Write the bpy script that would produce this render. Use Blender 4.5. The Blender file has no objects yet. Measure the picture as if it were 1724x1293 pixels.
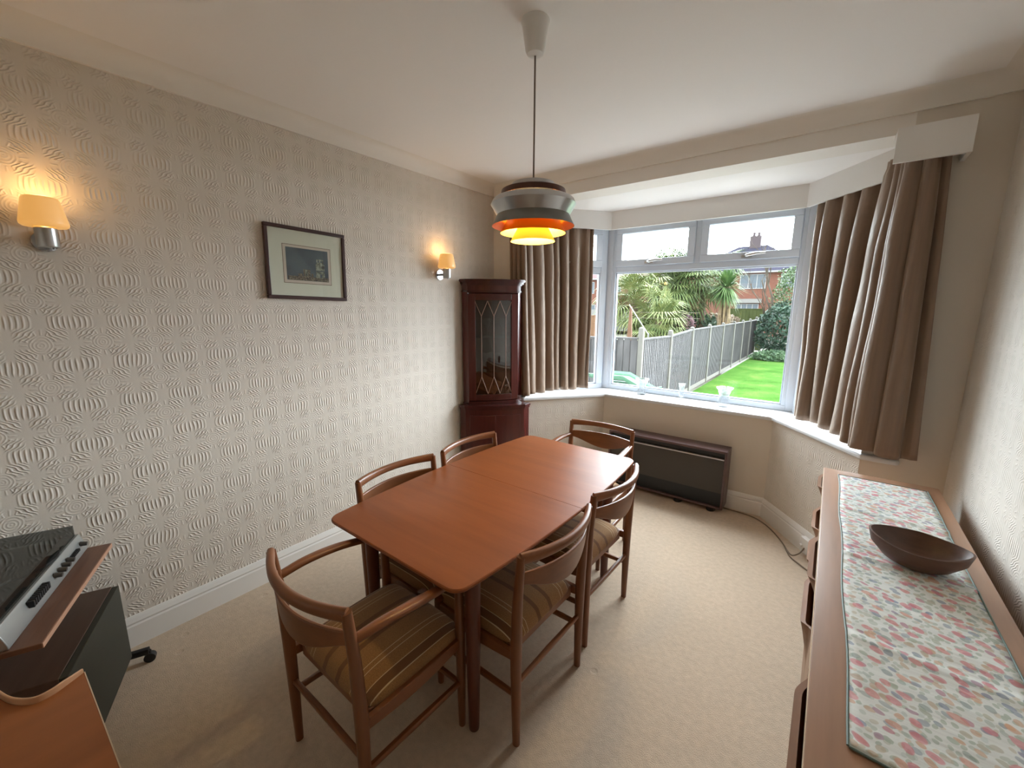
import bpy, bmesh, math, random
from mathutils import Vector, Matrix, noise
random.seed(7)
C = bpy.context.scene.collection
PI = math.pi

# ------------------------------------------------------------------ camera, world, light, exposure
cam_d = bpy.data.cameras.new('camera'); cam = bpy.data.objects.new('camera', cam_d); C.objects.link(cam)
cam_d.sensor_width = 36.0; cam_d.lens = 695.785 / 1724 * 36.0; cam_d.clip_start = 0.02; cam_d.clip_end = 300
Rm = Matrix(((0.7925120, -0.1150972, 0.5988968), (0.6098418, 0.1427867, -0.7795543), (0.0042100, 0.9830385, 0.1833512)))
cam.matrix_world = Matrix.Translation((0, 0, 1.62)) @ Rm.to_4x4()
bpy.context.scene.camera = cam
sc = bpy.context.scene
sc.view_settings.view_transform = 'Standard'; sc.view_settings.look = 'None'
sc.view_settings.gamma = 1.0; sc.view_settings.use_curve_mapping = False
sc.view_settings.exposure = 0.0
try:
    sc.cycles.max_bounces = 14; sc.cycles.diffuse_bounces = 7; sc.cycles.transparent_max_bounces = 24
    sc.cycles.sample_clamp_indirect = 8.0; sc.cycles.caustics_refractive = False; sc.cycles.caustics_reflective = False
except Exception: pass

w = bpy.data.worlds.new('overcast'); sc.world = w; w.use_nodes = True
nt = w.node_tree; nt.nodes.clear()
wo = nt.nodes.new('ShaderNodeOutputWorld'); bg = nt.nodes.new('ShaderNodeBackground')
tc = nt.nodes.new('ShaderNodeTexCoord'); sp = nt.nodes.new('ShaderNodeSeparateXYZ'); cr = nt.nodes.new('ShaderNodeValToRGB')
nt.links.new(tc.outputs['Generated'], sp.inputs[0]); nt.links.new(sp.outputs['Z'], cr.inputs[0])
cr.color_ramp.elements[0].position = 0.0; cr.color_ramp.elements[0].color = (0.86, 0.93, 1.0, 1)
cr.color_ramp.elements[1].position = 0.8; cr.color_ramp.elements[1].color = (0.88, 0.94, 1.0, 1)
nt.links.new(cr.outputs[0], bg.inputs[0])
# overcast sky, brightest low over the end of the garden where the hidden sun stands
mr = nt.nodes.new('ShaderNodeMapRange'); mr.interpolation_type = 'SMOOTHSTEP'; zz = nt.nodes.new('ShaderNodeMath'); zz.operation = 'MULTIPLY_ADD'; nt.links.new(sp.outputs['Z'], zz.inputs[0]); zz.inputs[1].default_value = .4; nt.links.new(sp.outputs['Y'], zz.inputs[2]); nt.links.new(zz.outputs[0], mr.inputs[0])
mr.inputs[1].default_value = 0.15; mr.inputs[2].default_value = 0.95; mr.inputs[3].default_value = 6.0; mr.inputs[4].default_value = 30.0
nt.links.new(mr.outputs[0], bg.inputs[1])
nt.links.new(bg.outputs[0], wo.inputs[0])

def portal(loc, rot, sx, sy):
    d = bpy.data.lights.new('window_portal', 'AREA'); d.shape = 'RECTANGLE'; d.size = sx; d.size_y = sy
    try: d.cycles.is_portal = True
    except Exception: return
    o = bpy.data.objects.new('window_portal', d); C.objects.link(o); o.location = loc; o.rotation_euler = rot
portal((-0.987, 3.95, 1.60), (-PI/2, 0, 0), 1.66, 1.62)
portal((-2.09, 3.62, 1.60), (-PI/2, 0, math.radians(52.1)), 0.98, 1.62)
portal((0.116, 3.62, 1.60), (-PI/2, 0, math.radians(-52.1)), 0.98, 1.62)

# ------------------------------------------------------------------ materials
def lin(c):
    return tuple((x / 12.92 if x <= 0.04045 else ((x + 0.055) / 1.055) ** 2.4) for x in [v / 255 for v in c])
class M_:
    def __init__(s, name):
        s.m = bpy.data.materials.new(name); s.m.use_nodes = True; s.nt = s.m.node_tree
        s.b = s.nt.nodes['Principled BSDF']; s.out = s.nt.nodes['Material Output']
    def n(s, t, **k):
        x = s.nt.nodes.new('ShaderNode' + t)
        for a, v in k.items(): setattr(x, a, v)
        return x
    def l(s, a, b): s.nt.links.new(a, b)
    def math(s, op, a, b=None, c=None):
        x = s.n('Math', operation=op)
        for i, v in enumerate((a, b, c)):
            if v is None: continue
            if isinstance(v, (int, float)): x.inputs[i].default_value = v
            else: s.l(v, x.inputs[i])
        return x.outputs[0]
    def coords(s, scale=(1, 1, 1), kind='Object', rot=(0, 0, 0)):
        t = s.n('TexCoord'); mp = s.n('Mapping'); mp.inputs['Scale'].default_value = scale; mp.inputs['Rotation'].default_value = rot
        s.l(t.outputs[kind], mp.inputs[0]); return mp.outputs[0]
    def noise(s, vec, scale, detail=3, rough=.5):
        x = s.n('TexNoise'); x.inputs['Scale'].default_value = scale; x.inputs['Detail'].default_value = detail; x.inputs['Roughness'].default_value = rough
        if vec is not None: s.l(vec, x.inputs['Vector'])
        return x.outputs['Fac']
    def ramp(s, fac, stops):
        x = s.n('ValToRGB'); e = x.color_ramp.elements
        while len(e) < len(stops): e.new(0.5)
        for el, (p, c) in zip(e, stops): el.position = p; el.color = (*c, 1) if len(c) == 3 else c
        s.l(fac, x.inputs[0]); return x.outputs[0]
    def base(s, v):
        if isinstance(v, tuple): s.b.inputs['Base Color'].default_value = (*v, 1)
        else: s.l(v, s.b.inputs['Base Color'])
    def set(s, **k):
        for a, v in k.items(): s.b.inputs[a.replace('_', ' ')].default_value = v
    def bump(s, h, strength=.3, dist=.01):
        x = s.n('Bump'); x.inputs['Strength'].default_value = strength; x.inputs['Distance'].default_value = dist
        s.l(h, x.inputs['Height']); s.l(x.outputs[0], s.b.inputs['Normal'])

def plain(name, rgb, rough=.5, metal=0.0, bump=None, var=0.0, spec=None, coat=0.0):
    m = M_(name); c = lin(rgb)
    if var:
        f = m.noise(m.coords(), 9, 4)
        m.base(m.ramp(f, [(.3, tuple(x * (1 - var) for x in c)), (.7, tuple(min(1, x * (1 + var)) for x in c))]))
    else: m.base(c)
    m.set(Roughness=rough, Metallic=metal)
    if spec is not None: m.b.inputs['Specular IOR Level'].default_value = spec
    if coat: m.b.inputs['Coat Weight'].default_value = coat; m.b.inputs['Coat Roughness'].default_value = .15
    if bump: m.bump(m.noise(m.coords(), bump[0], 3), bump[1], bump[2])
    return m.m

def wood(name, rgb, axis='y', rough=.35, var=.3, scale=1.0, coat=0.0, fine=.12):
    m = M_(name); c = lin(rgb)
    s = {'x': (1.2, 14, 14), 'y': (14, 1.2, 14), 'z': (14, 14, 1.2)}[axis]
    s2 = {'x': (6, 130, 130), 'y': (130, 6, 130), 'z': (130, 130, 6)}[axis]
    f = m.noise(m.coords(tuple(q * scale for q in s)), 1.6, 5, .6)
    g = m.noise(m.coords(tuple(q * scale for q in s2)), 1.0, 3, .5)
    h = m.math('ADD', m.math('MULTIPLY', f, 1 - fine), m.math('MULTIPLY', g, fine))
    m.base(m.ramp(h, [(.28, tuple(x * (1 - var) for x in c)), (.5, c), (.72, tuple(min(1, x * (1 + var)) for x in c))]))
    m.set(Roughness=rough)
    if coat: m.b.inputs['Coat Weight'].default_value = coat; m.b.inputs['Coat Roughness'].default_value = .2
    m.bump(g, .06, .002)
    return m.m

def smooth(m, x, a, b):   # smoothstep
    q = m.n('MapRange'); q.interpolation_type = 'SMOOTHSTEP'
    m.l(x, q.inputs[0]); q.inputs[1].default_value = a; q.inputs[2].default_value = b
    q.inputs[3].default_value = 0; q.inputs[4].default_value = 1
    return q.outputs[0]

def wallpaper(name, rgb, ax, bump=.9, rough=.62, pitch=.176, oy=.078, oz=.142, var=.03):
    """embossed paper: fans of ribs and ringed rosettes on a square lattice. ax = horizontal direction (x,y)"""
    m = M_(name); t = m.n('TexCoord'); s = m.n('SeparateXYZ'); m.l(t.outputs['Object'], s.inputs[0])
    X, Y, Z = s.outputs
    u0 = m.math('ADD', m.math('MULTIPLY', X, ax[0]), m.math('MULTIPLY', Y, ax[1]))
    wob = m.noise(m.coords(), 9, 2)
    wv = m.math('MULTIPLY', m.math('SUBTRACT', wob, .5), .02)
    u = m.math('SUBTRACT', m.math('FRACT', m.math('MULTIPLY', m.math('SUBTRACT', m.math('ADD', u0, wv), oy - pitch / 2), 1 / pitch)), .5)
    v = m.math('SUBTRACT', m.math('FRACT', m.math('MULTIPLY', m.math('SUBTRACT', m.math('ADD', Z, wv), oz - pitch / 2), 1 / pitch)), .5)
    au = m.math('ABSOLUTE', u); av = m.math('ABSOLUTE', v)
    # fans of ribs round each lattice point, bulging like ((|))
    k = m.math('MULTIPLY', m.math('MULTIPLY', av, av), 2.2)
    ph = m.math('MULTIPLY', m.math('ADD', au, m.math('MULTIPLY', k, m.math('ADD', au, .12))), 2 * PI * 11)
    rib = m.math('POWER', m.math('MULTIPLY', m.math('ADD', m.math('COSINE', ph), 1), .5), 2.0)
    maskA = m.math('MULTIPLY', m.math('SUBTRACT', 1, smooth(m, av, .05, .20)), m.math('SUBTRACT', 1, smooth(m, au, .26, .44)))
    A = m.math('MULTIPLY', rib, maskA)
    # shoulders: wavy lines between the fans
    zz = m.math('SUBTRACT', m.math('ADD', m.math('MULTIPLY', au, 1.0), m.math('MULTIPLY', av, 1.1)), m.math('MULTIPLY', m.math('COSINE', m.math('MULTIPLY', av, 42)), .018))
    sh = m.math('POWER', m.math('MULTIPLY', m.math('ADD', m.math('COSINE', m.math('MULTIPLY', zz, 2 * PI * 11)), 1), .5), 2.0)
    maskS = m.math('MULTIPLY', m.math('MULTIPLY', smooth(m, av, .10, .2), m.math('SUBTRACT', 1, smooth(m, av, .34, .46))), m.math('MULTIPLY', smooth(m, au, .05, .14), m.math('SUBTRACT', 1, smooth(m, au, .34, .44))))
    S = m.math('MULTIPLY', m.math('MULTIPLY', sh, maskS), .8)
    # ringed rosettes on the cell corners
    cu = m.math('SUBTRACT', .5, au); cv = m.math('SUBTRACT', .5, av)
    r = m.math('SQRT', m.math('ADD', m.math('MULTIPLY', cu, cu), m.math('MULTIPLY', cv, cv)))
    ring = m.math('POWER', m.math('MULTIPLY', m.math('ADD', m.math('COSINE', m.math('MULTIPLY', r, 2 * PI * 17)), 1), .5), 1.5)
    B = m.math('MULTIPLY', m.math('MULTIPLY', ring, m.math('SUBTRACT', 1, smooth(m, r, .17, .22))), .22)
    th = m.math('ARCTAN2', cv, cu)
    sp_ = m.math('POWER', m.math('MULTIPLY', m.math('ADD', m.math('COSINE', m.math('MULTIPLY', th, 16)), 1), .5), 4.0)
    D = m.math('MULTIPLY', m.math('MULTIPLY', sp_, m.math('MULTIPLY', smooth(m, r, .2, .23), m.math('SUBTRACT', 1, smooth(m, r, .29, .36)))), .35)
    h = m.math('ADD', m.math('ADD', A, S), m.math('ADD', B, D))
    fine = m.math('MULTIPLY', m.noise(m.coords(), 420, 2), .05)
    big = m.ramp(m.noise(m.coords(), 1.3, 2), [(.3, (.75,) * 3), (.7, (1,) * 3)])
    c = lin(rgb); m.base(c)
    m.set(Roughness=rough); m.b.inputs['Specular IOR Level'].default_value = .3
    m.bump(m.math('ADD', m.math('MULTIPLY', h, big), fine), bump, .0036)
    return m.m

WALL = (217, 209, 198)
m_wallL = wallpaper('paper_left', WALL, (0, 1))
m_wallF = wallpaper('paper_front', WALL, (1, 0), bump=.5)
m_wallR = wallpaper('paper_right', (218, 213, 204), (0, 1), bump=.8)
m_wallBR = wallpaper('paper_bay_right', WALL, (.614, -.789))
m_wallBL = wallpaper('paper_bay_left', WALL, (.614, .789))
m_smooth = plain('smooth_cream_wall', (214, 205, 192), .6, bump=(160, .08, .002))
m_ceil = plain('ceiling_paint', (238, 235, 232), .75, bump=(60, .15, .002))
m_white = plain('white_gloss_paint', (228, 226, 222), .3)
m_cove = plain('cove_paint', (230, 225, 217), .7, bump=(60, .1, .002))
m_upvc = plain('white_upvc', (204, 212, 222), .35, spec=.3)
m_sill = plain('sill_paint', (214, 216, 218), .4, spec=.3)
m_gasket = plain('gasket', (60, 62, 66), .6)
m_chrome = plain('chrome', (205, 205, 208), .14, 1.0)
m_alu = plain('brushed_aluminium', (190, 190, 190), .3, 1.0)
m_steel = plain('satin_steel', (150, 150, 150), .4, 1.0)
m_black = plain('black_plastic', (24, 24, 26), .5)
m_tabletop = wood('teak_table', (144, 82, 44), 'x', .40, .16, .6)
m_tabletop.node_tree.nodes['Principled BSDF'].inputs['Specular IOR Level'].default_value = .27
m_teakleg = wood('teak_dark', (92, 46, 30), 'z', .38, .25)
m_chair = wood('afrormosia_chair', (118, 72, 42), 'z', .36, .25)
m_chairx = wood('afrormosia_rail', (126, 80, 50), 'x', .36, .22)
m_chairy = wood('afrormosia_arm', (124, 74, 40), 'y', .34, .22)
m_mahog = wood('mahogany', (76, 30, 26), 'z', .25, .3, coat=.3)
m_mahogx = wood('mahogany_across', (66, 26, 24), 'x', .25, .3, coat=.3)
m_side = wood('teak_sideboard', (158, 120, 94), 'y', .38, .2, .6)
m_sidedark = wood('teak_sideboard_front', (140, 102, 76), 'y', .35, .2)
m_edge = plain('pale_wood_edge', (225, 205, 180), .35)
m_bowl = wood('walnut_bowl', (88, 60, 46), 'x', .45, .35, 1.2)
m_shelfw = wood('walnut_shelf', (112, 76, 56), 'x', .35, .3)
m_spk = wood('speaker_veneer', (84, 62, 50), 'x', .5, .25)
m_orange = wood('orange_teak', (160, 98, 54), 'y', .4, .15, .5)
m_heat = wood('heater_case', (88, 66, 66), 'x', .35, .15)
m_heatdark = plain('heater_front', (62, 56, 50), .4)
m_heatblack = plain('heater_vent', (20, 24, 26), .35)
m_frame = wood('picture_frame', (66, 44, 44), 'y', .3, .2)
m_mat = plain('mount_board', (226, 224, 208), .8)
m_cable = plain('cable', (120, 105, 88), .6)

# carpet with furniture dents
DENTS = [(-2.283, .385), (-2.39, .435), (-2.39, .803), (-2.235, .822), (-.677, 1.5)]
m = M_('carpet'); f = m.noise(m.coords(), 1.1, 3); g = m.noise(m.coords(), 260, 2); g2 = m.noise(m.coords(), 38, 4)
c0 = lin((198, 179, 157))
mx = m.ramp(f, [(.3, tuple(x * .93 for x in c0)), (.7, tuple(x * 1.05 for x in c0))])
mm = m.n('MixRGB', blend_type='MULTIPLY'); mm.inputs[0].default_value = 1; m.l(mx, mm.inputs[1])
m.l(m.ramp(g2, [(.25, (.86,) * 3), (.75, (1.04,) * 3)]), mm.inputs[2]); m.base(mm.outputs[0])
m.set(Roughness=.95); m.b.inputs['Specular IOR Level'].default_value = .1; m.b.inputs['Sheen Weight'].default_value = .25
tco = m.n('TexCoord'); dent = None
for px_, py_ in DENTS:
    vd = m.n('VectorMath', operation='DISTANCE'); m.l(tco.outputs['Object'], vd.inputs[0]); vd.inputs[1].default_value = (px_, py_, 0)
    q = m.math('SUBTRACT', 1, smooth(m, vd.outputs['Value'], .008, .020)); dent = q if dent is None else m.math('MAXIMUM', dent, q)
m.bump(m.math('SUBTRACT', m.math('ADD', g, m.math('MULTIPLY', g2, .6)), m.math('MULTIPLY', dent, 1.0)), .5, .006); m_carpet = m.m

# curtain satin
m = M_('curtain_satin'); cc = lin((126, 104, 86))
f = m.noise(m.coords((60, 60, 2)), 1, 3); m.base(m.ramp(f, [(.3, tuple(x * .9 for x in cc)), (.7, tuple(x * 1.1 for x in cc))]))
m.set(Roughness=.5); m.b.inputs['Sheen Weight'].default_value = .35; m.b.inputs['Specular IOR Level'].default_value = .38
m.b.inputs['Sheen Tint'].default_value = (.95, .85, .7, 1)
m.bump(m.noise(m.coords((7, 7, 5)), 2.2, 3), .35, .015); m_curtain = m.m

# striped upholstery
m = M_('striped_fabric'); t = m.n('TexCoord'); s = m.n('SeparateXYZ'); m.l(t.outputs['Object'], s.inputs[0])
ax = m.math('ABSOLUTE', s.outputs[0])
def near(p, w_): return m.math('LESS_THAN', m.math('ABSOLUTE', m.math('SUBTRACT', ax, p)), w_)
lines = None
for p in (.116, .135, .178, .205):
    q = near(p, .0012); lines = q if lines is None else m.math('MAXIMUM', lines, q)
band = None
for p, w_ in ((.1915, .0125), (.04, .010)):
    q = near(p, w_); band = q if band is None else m.math('MAXIMUM', band, q)
wv = m.n('TexWave'); wv.inputs['Scale'].default_value = 190; wv.bands_direction = 'Y'; m.l(t.outputs['Object'], wv.inputs[0])
nz = m.noise(m.coords(), 300, 2)
bc = lin((152, 114, 74))
cb = m.ramp(nz, [(.3, tuple(x * .78 for x in bc)), (.7, tuple(x * 1.2 for x in bc))])
mb = m.n('MixRGB'); m.l(band, mb.inputs[0]); m.l(cb, mb.inputs[1]); mb.inputs[2].default_value = (*lin((118, 84, 56)), 1)
ml = m.n('MixRGB'); m.l(lines, ml.inputs[0]); m.l(mb.outputs[0], ml.inputs[1]); ml.inputs[2].default_value = (*lin((208, 188, 150)), 1)
m.base(ml.outputs[0]); m.set(Roughness=.9); m.b.inputs['Sheen Weight'].default_value = .2; m.b.inputs['Specular IOR Level'].default_value = .15
m.bump(m.math('ADD', wv.outputs['Fac'], nz), .25, .002); m_fabric = m.m

# floral runner: voronoi blobs of petals in several colours on cream
m = M_('floral_cotton'); co = m.coords((1, 1, 0.0), rot=(0, 0, .5))
ds = m.n('TexNoise'); ds.inputs['Scale'].default_value = 14; m.l(co, ds.inputs['Vector'])
vm = m.n('VectorMath', operation='ADD'); vs = m.n('VectorMath', operation='SCALE'); vs.inputs['Scale'].default_value = .03
m.l(ds.outputs['Color'], vs.inputs[0]); m.l(co, vm.inputs[0]); m.l(vs.outputs[0], vm.inputs[1])
col = (*lin((216, 219, 216)), 1)
prev = None
def layer(scale, thr, stops, off, stretch):
    global prev
    mp = m.n('Mapping'); mp.inputs['Scale'].default_value = stretch; mp.inputs['Location'].default_value = off; m.l(vm.outputs[0], mp.inputs[0])
    v = m.n('TexVoronoi'); v.voronoi_dimensions = '2D'; v.inputs['Scale'].default_value = scale; v.inputs['Randomness'].default_value = .8; m.l(mp.outputs[0], v.inputs['Vector'])
    sx = m.n('SeparateColor'); m.l(v.outputs['Color'], sx.inputs[0])
    keep = smooth(m, v.outputs['Distance'], thr, thr - .08)
    inv = m.math('SUBTRACT', 1, smooth(m, v.outputs['Distance'], thr - .07, thr))
    pick = m.ramp(sx.outputs[0], stops)
    alt = m.math('MULTIPLY', inv, m.math('GREATER_THAN', sx.outputs[1], .22))
    mixn = m.n('MixRGB'); m.l(m.math('MULTIPLY', alt, .72), mixn.inputs[0])
    if prev is None: mixn.inputs[1].default_value = col
    else: m.l(prev, mixn.inputs[1])
    m.l(pick, mixn.inputs[2]); prev = mixn.outputs[0]
G1, G2, BL, RD, OR = lin((158, 172, 156)), lin((176, 186, 176)), lin((124, 134, 162)), lin((200, 112, 124)), lin((206, 160, 128))
layer(56, .38, [(0, G2), (.35, G1), (.5, (0.55, .6, .58)), (.7, G2), (1, lin((205, 190, 170)))], (0, 0, 0), (1.15, 1, 1))
layer(36, .36, [(0, BL), (.2, G1), (.45, OR), (.6, G2), (.8, BL), (1, RD)], (3, 1, 0), (1, 1.2, 1))
layer(20, .30, [(0, RD), (.4, lin((212, 140, 146))), (.7, RD), (1, OR)], (7, 4, 0), (1, 1.35, 1))
m.base(prev); m.set(Roughness=.75); m.b.inputs['Specular IOR Level'].default_value = .3
m.bump(m.noise(m.coords((2, 14, 1)), 1.5, 3), .4, .01); m_runner = m.m
m_piping = plain('green_piping', (98, 118, 112), .6)

def glassy(name, tint=(1, 1, 1), refl=.08, rough=.0):
    m = M_(name); tr = m.n('BsdfTransparent'); tr.inputs[0].default_value = (*tint, 1)
    gl = m.n('BsdfGlossy'); gl.inputs['Roughness'].default_value = rough
    lw = m.n('LayerWeight'); lw.inputs[0].default_value = .5; mx = m.n('MixShader')
    m.l(m.math('MINIMUM', m.math('ADD', m.math('MULTIPLY', m.math('POWER', lw.outputs['Facing'], 5.0), .7), refl), .9), mx.inputs[0]); m.l(tr.outputs[0], mx.inputs[1]); m.l(gl.outputs[0], mx.inputs[2]); m.l(mx.outputs[0], m.out.inputs[0])
    return m.m
m_glass = glassy('window_glass', (.97, .985, .98), .03)
m_cabglass = glassy('cabinet_glass', (.72, .7, .68), .10)
m_smoke = glassy('smoked_acrylic', (.42, .46, .46), .12, .05)
m = M_('cut_glass'); m.base((.78, .83, .87)); m.set(Roughness=.03, IOR=1.45); m.b.inputs['Transmission Weight'].default_value = .85
m.b.inputs['Alpha'].default_value = .5
vz = m.n('TexVoronoi'); vz.inputs['Scale'].default_value = 90; m.l(m.coords(), vz.inputs['Vector']); m.bump(vz.outputs['Distance'], .5, .004); m_crystal = m.m

def emit(name, rgb, strength, base=None):
    m = M_(name); m.base(base or rgb); m.b.inputs['Emission Color'].default_value = (*rgb, 1); m.b.inputs['Emission Strength'].default_value = strength
    m.set(Roughness=.35); return m.m
m_opal = emit('lit_opal_glass', (1.0, .46, .09), .62, (.55, .42, .26))
m_bulb = emit('lit_bulb', (1.0, .72, .32), 340.0)
m_shyel = plain('yellow_enamel', (252, 226, 120), .45)
m_shor = plain('orange_enamel', (255, 165, 30), .45)
m_shgrey = plain('grey_lacquer', (128, 128, 124), .35, .3)
m_shbrown = plain('brown_lacquer', (84, 50, 38), .35, .2)

# ------------------------------------------------------------------ mesh helpers
class MB:
    def __init__(s): s.b = bmesh.new()
    def quad(s, *p):
        vs = [s.b.verts.new(q) for q in p]; return s.b.faces.new(vs)
    def box(s, x0, x1, y0, y1, z0, z1, bev=0, M=None):
        t = bmesh.new(); bmesh.ops.create_cube(t, size=1.0)
        for v in t.verts: v.co = Vector(((x0 + x1) / 2 + v.co.x * (x1 - x0), (y0 + y1) / 2 + v.co.y * (y1 - y0), (z0 + z1) / 2 + v.co.z * (z1 - z0)))
        if bev: bmesh.ops.bevel(t, geom=t.edges[:], offset=bev, segments=2, profile=.6, affect='EDGES')
        s._merge(t, M); return s
    def _merge(s, t, M=None):
        if M is not None: bmesh.ops.transform(t, matrix=M, verts=t.verts)
        mp = {v: s.b.verts.new(v.co) for v in t.verts}
        for f in t.faces:
            try: s.b.faces.new([mp[v] for v in f.verts])
            except ValueError: pass
        t.free()
    def prism(s, pts, z0, z1, M=None, bev=0):
        t = bmesh.new(); a = [t.verts.new((p[0], p[1], z0)) for p in pts]; b = [t.verts.new((p[0], p[1], z1)) for p in pts]
        n = len(pts); t.faces.new(a[::-1]); t.faces.new(b)
        for i in range(n): t.faces.new((a[i], a[(i + 1) % n], b[(i + 1) % n], b[i]))
        bmesh.ops.recalc_face_normals(t, faces=t.faces[:])
        if bev: bmesh.ops.bevel(t, geom=[e for e in t.edges if abs(e.verts[0].co.z - e.verts[1].co.z) < 1e-6], offset=bev, segments=2, affect='EDGES')
        s._merge(t, M); return s
    def tube(s, pts, rad, seg=12, sq=None, caps=True, up=None):
        """loft along pts; rad = radius or list of (rx, ry); sq = superellipse power (None round)"""
        P = [Vector(p) for p in pts]; n = len(P); rings = []
        up0 = Vector(up) if up else None
        for i, p in enumerate(P):
            d = (P[min(i + 1, n - 1)] - P[max(i - 1, 0)]).normalized()
            ref = up0 if up0 else (Vector((0, 1, 0)) if abs(d.z) > .8 else Vector((0, 0, 1)))
            a = d.cross(ref).normalized(); b_ = a.cross(d).normalized()
            r = rad[i] if isinstance(rad, (list, tuple)) and len(rad) == n and not isinstance(rad, float) else rad
            rx, ry = (r if isinstance(r, (tuple, list)) else (r, r))
            ring = []
            for k in range(seg):
                th = 2 * PI * (k + .5) / seg; c, s_ = math.cos(th), math.sin(th)
                if sq:
                    c = math.copysign(abs(c) ** (2 / sq), c); s_ = math.copysign(abs(s_) ** (2 / sq), s_)
                ring.append(s.b.verts.new(p + a * (rx * c) + b_ * (ry * s_)))
            rings.append(ring)
        for i in range(n - 1):
            for k in range(seg):
                s.b.faces.new((rings[i][k], rings[i][(k + 1) % seg], rings[i + 1][(k + 1) % seg], rings[i + 1][k]))
        if caps: s.b.faces.new(rings[0][::-1]); s.b.faces.new(rings[-1])
        return s
    def lathe(s, prof, c=(0, 0, 0), seg=40, close=False, sx=1.0, sy=1.0):
        rings = []
        for r, z in prof:
            if r < 1e-6: rings.append([s.b.verts.new((c[0], c[1], c[2] + z))])
            else: rings.append([s.b.verts.new((c[0] + r * sx * math.cos(2 * PI * k / seg), c[1] + r * sy * math.sin(2 * PI * k / seg), c[2] + z)) for k in range(seg)])
        pairs = list(zip(rings, rings[1:])) + ([(rings[-1], rings[0])] if close else [])
        for A, B in pairs:
            for k in range(seg):
                k2 = (k + 1) % seg
                if len(A) == 1 and len(B) == 1: continue
                if len(A) == 1: s.b.faces.new((A[0], B[k2], B[k]))
                elif len(B) == 1: s.b.faces.new((A[k], A[k2], B[0]))
                else: s.b.faces.new((A[k], A[k2], B[k2], B[k]))
        return s
    def grid(s, fn, nu, nv):
        g = [[s.b.verts.new(fn(i / nu, j / nv)) for j in range(nv + 1)] for i in range(nu + 1)]
        for i in range(nu):
            for j in range(nv): s.b.faces.new((g[i][j], g[i + 1][j], g[i + 1][j + 1], g[i][j + 1]))
        return s
    def build(s, name, mat, parent=None, shade=True, loc=None, rot=None, ang=.7, solid=0, bev=0, subsurf=0):
        bmesh.ops.recalc_face_normals(s.b, faces=s.b.faces[:])
        me = bpy.data.meshes.new(name); s.b.to_mesh(me); s.b.free()
        mats = mat if isinstance(mat, list) else [mat]
        for q in mats: me.materials.append(q)
        if shade:
            for p in me.polygons: p.use_smooth = True
            try: me.set_sharp_from_angle(angle=ang)
            except Exception: pass
        o = bpy.data.objects.new(name, me); C.objects.link(o)
        if parent: o.parent = parent
        if loc: o.location = loc
        if rot: o.rotation_euler = rot
        if bev:
            q = o.modifiers.new('bevel', 'BEVEL'); q.width = bev; q.segments = 2; q.limit_method = 'ANGLE'; q.angle_limit = .6
        if solid: q = o.modifiers.new('thickness', 'SOLIDIFY'); q.thickness = solid; q.offset = 0
        if subsurf: q = o.modifiers.new('smooth', 'SUBSURF'); q.levels = subsurf; q.render_levels = subsurf
        return o

def tag(o, label=None, cat=None, group=None, kind=None):
    if label: o['label'] = label
    if cat: o['category'] = cat
    if group: o['group'] = group
    if kind: o['kind'] = kind
    return o
def thing(name, label, cat, loc=(0, 0, 0), rz=0, group=None):
    o = bpy.data.objects.new(name, None); C.objects.link(o); o.location = loc; o.rotation_euler = (0, 0, rz); o.empty_display_size = .1
    return tag(o, label, cat, group)
def copy_tree(o, parent=None):
    c = o.copy(); C.objects.link(c); c.parent = parent
    for ch in [q for q in bpy.data.objects if q.parent == o]: copy_tree(ch, c)
    return c

# ------------------------------------------------------------------ room shell
LX, RX, FY, BY, CZ = -2.51, 0.56, 2.988, -1.15, 2.65
HZ = 2.57                      # underside of the coving
SILL = 0.812
def S(name, mb, mat, label, cat, **k):
    return tag(mb.build(name, mat, None, **k), label, cat, kind='structure')
bx = lambda *a, **k: MB().box(*a, **k)
S('floor', MB().prism([(-2.75, -1.4), (.8, -1.4), (.8, 3.1), (.35, 3.75), (-.2, 4.0), (-1.8, 4.0), (-2.4, 3.75), (-2.75, 3.1)], -.12, 0), m_carpet, 'beige fitted carpet across the whole dining room', 'carpet', shade=False)
S('ceiling', bx(-2.75, .8, -1.4, 3.1, CZ, CZ + .12), m_ceil, 'plain off-white ceiling above the table', 'ceiling', shade=False)
S('wall_left', bx(LX - .2, LX, -1.4, 3.1, 0, CZ), m_wallL, 'long cream wall with embossed wallpaper behind the picture', 'wall', shade=False)
S('wall_right', bx(RX, RX + .2, -1.4, 3.1, 0, CZ), m_wallR, 'pale embossed wall behind the sideboard', 'wall', shade=False)
S('wall_back', bx(LX - .2, RX + .2, BY - .2, BY, 0, CZ), m_smooth, 'cream wall behind the viewpoint', 'wall', shade=False)
S('wall_front_left', MB().prism([(LX, FY), (-2.142, FY), (-2.375, 3.17), (-2.31, 3.26), (LX, 3.26)], 0, CZ), m_wallF, 'narrow cream wall between the corner and left curtain', 'wall', shade=False)
S('wall_front_right', MB().prism([(.210, FY), (RX, FY), (RX, 3.26), (.38, 3.26), (.44, 3.17)], 0, CZ), m_smooth, 'narrow cream wall right of the right curtain', 'wall', shade=False)
S('wall_beam', bx(-2.142, .21, FY, FY + .2, 2.48, CZ), m_cove, 'plaster beam across the mouth of the bay window', 'beam', shade=False)
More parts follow.
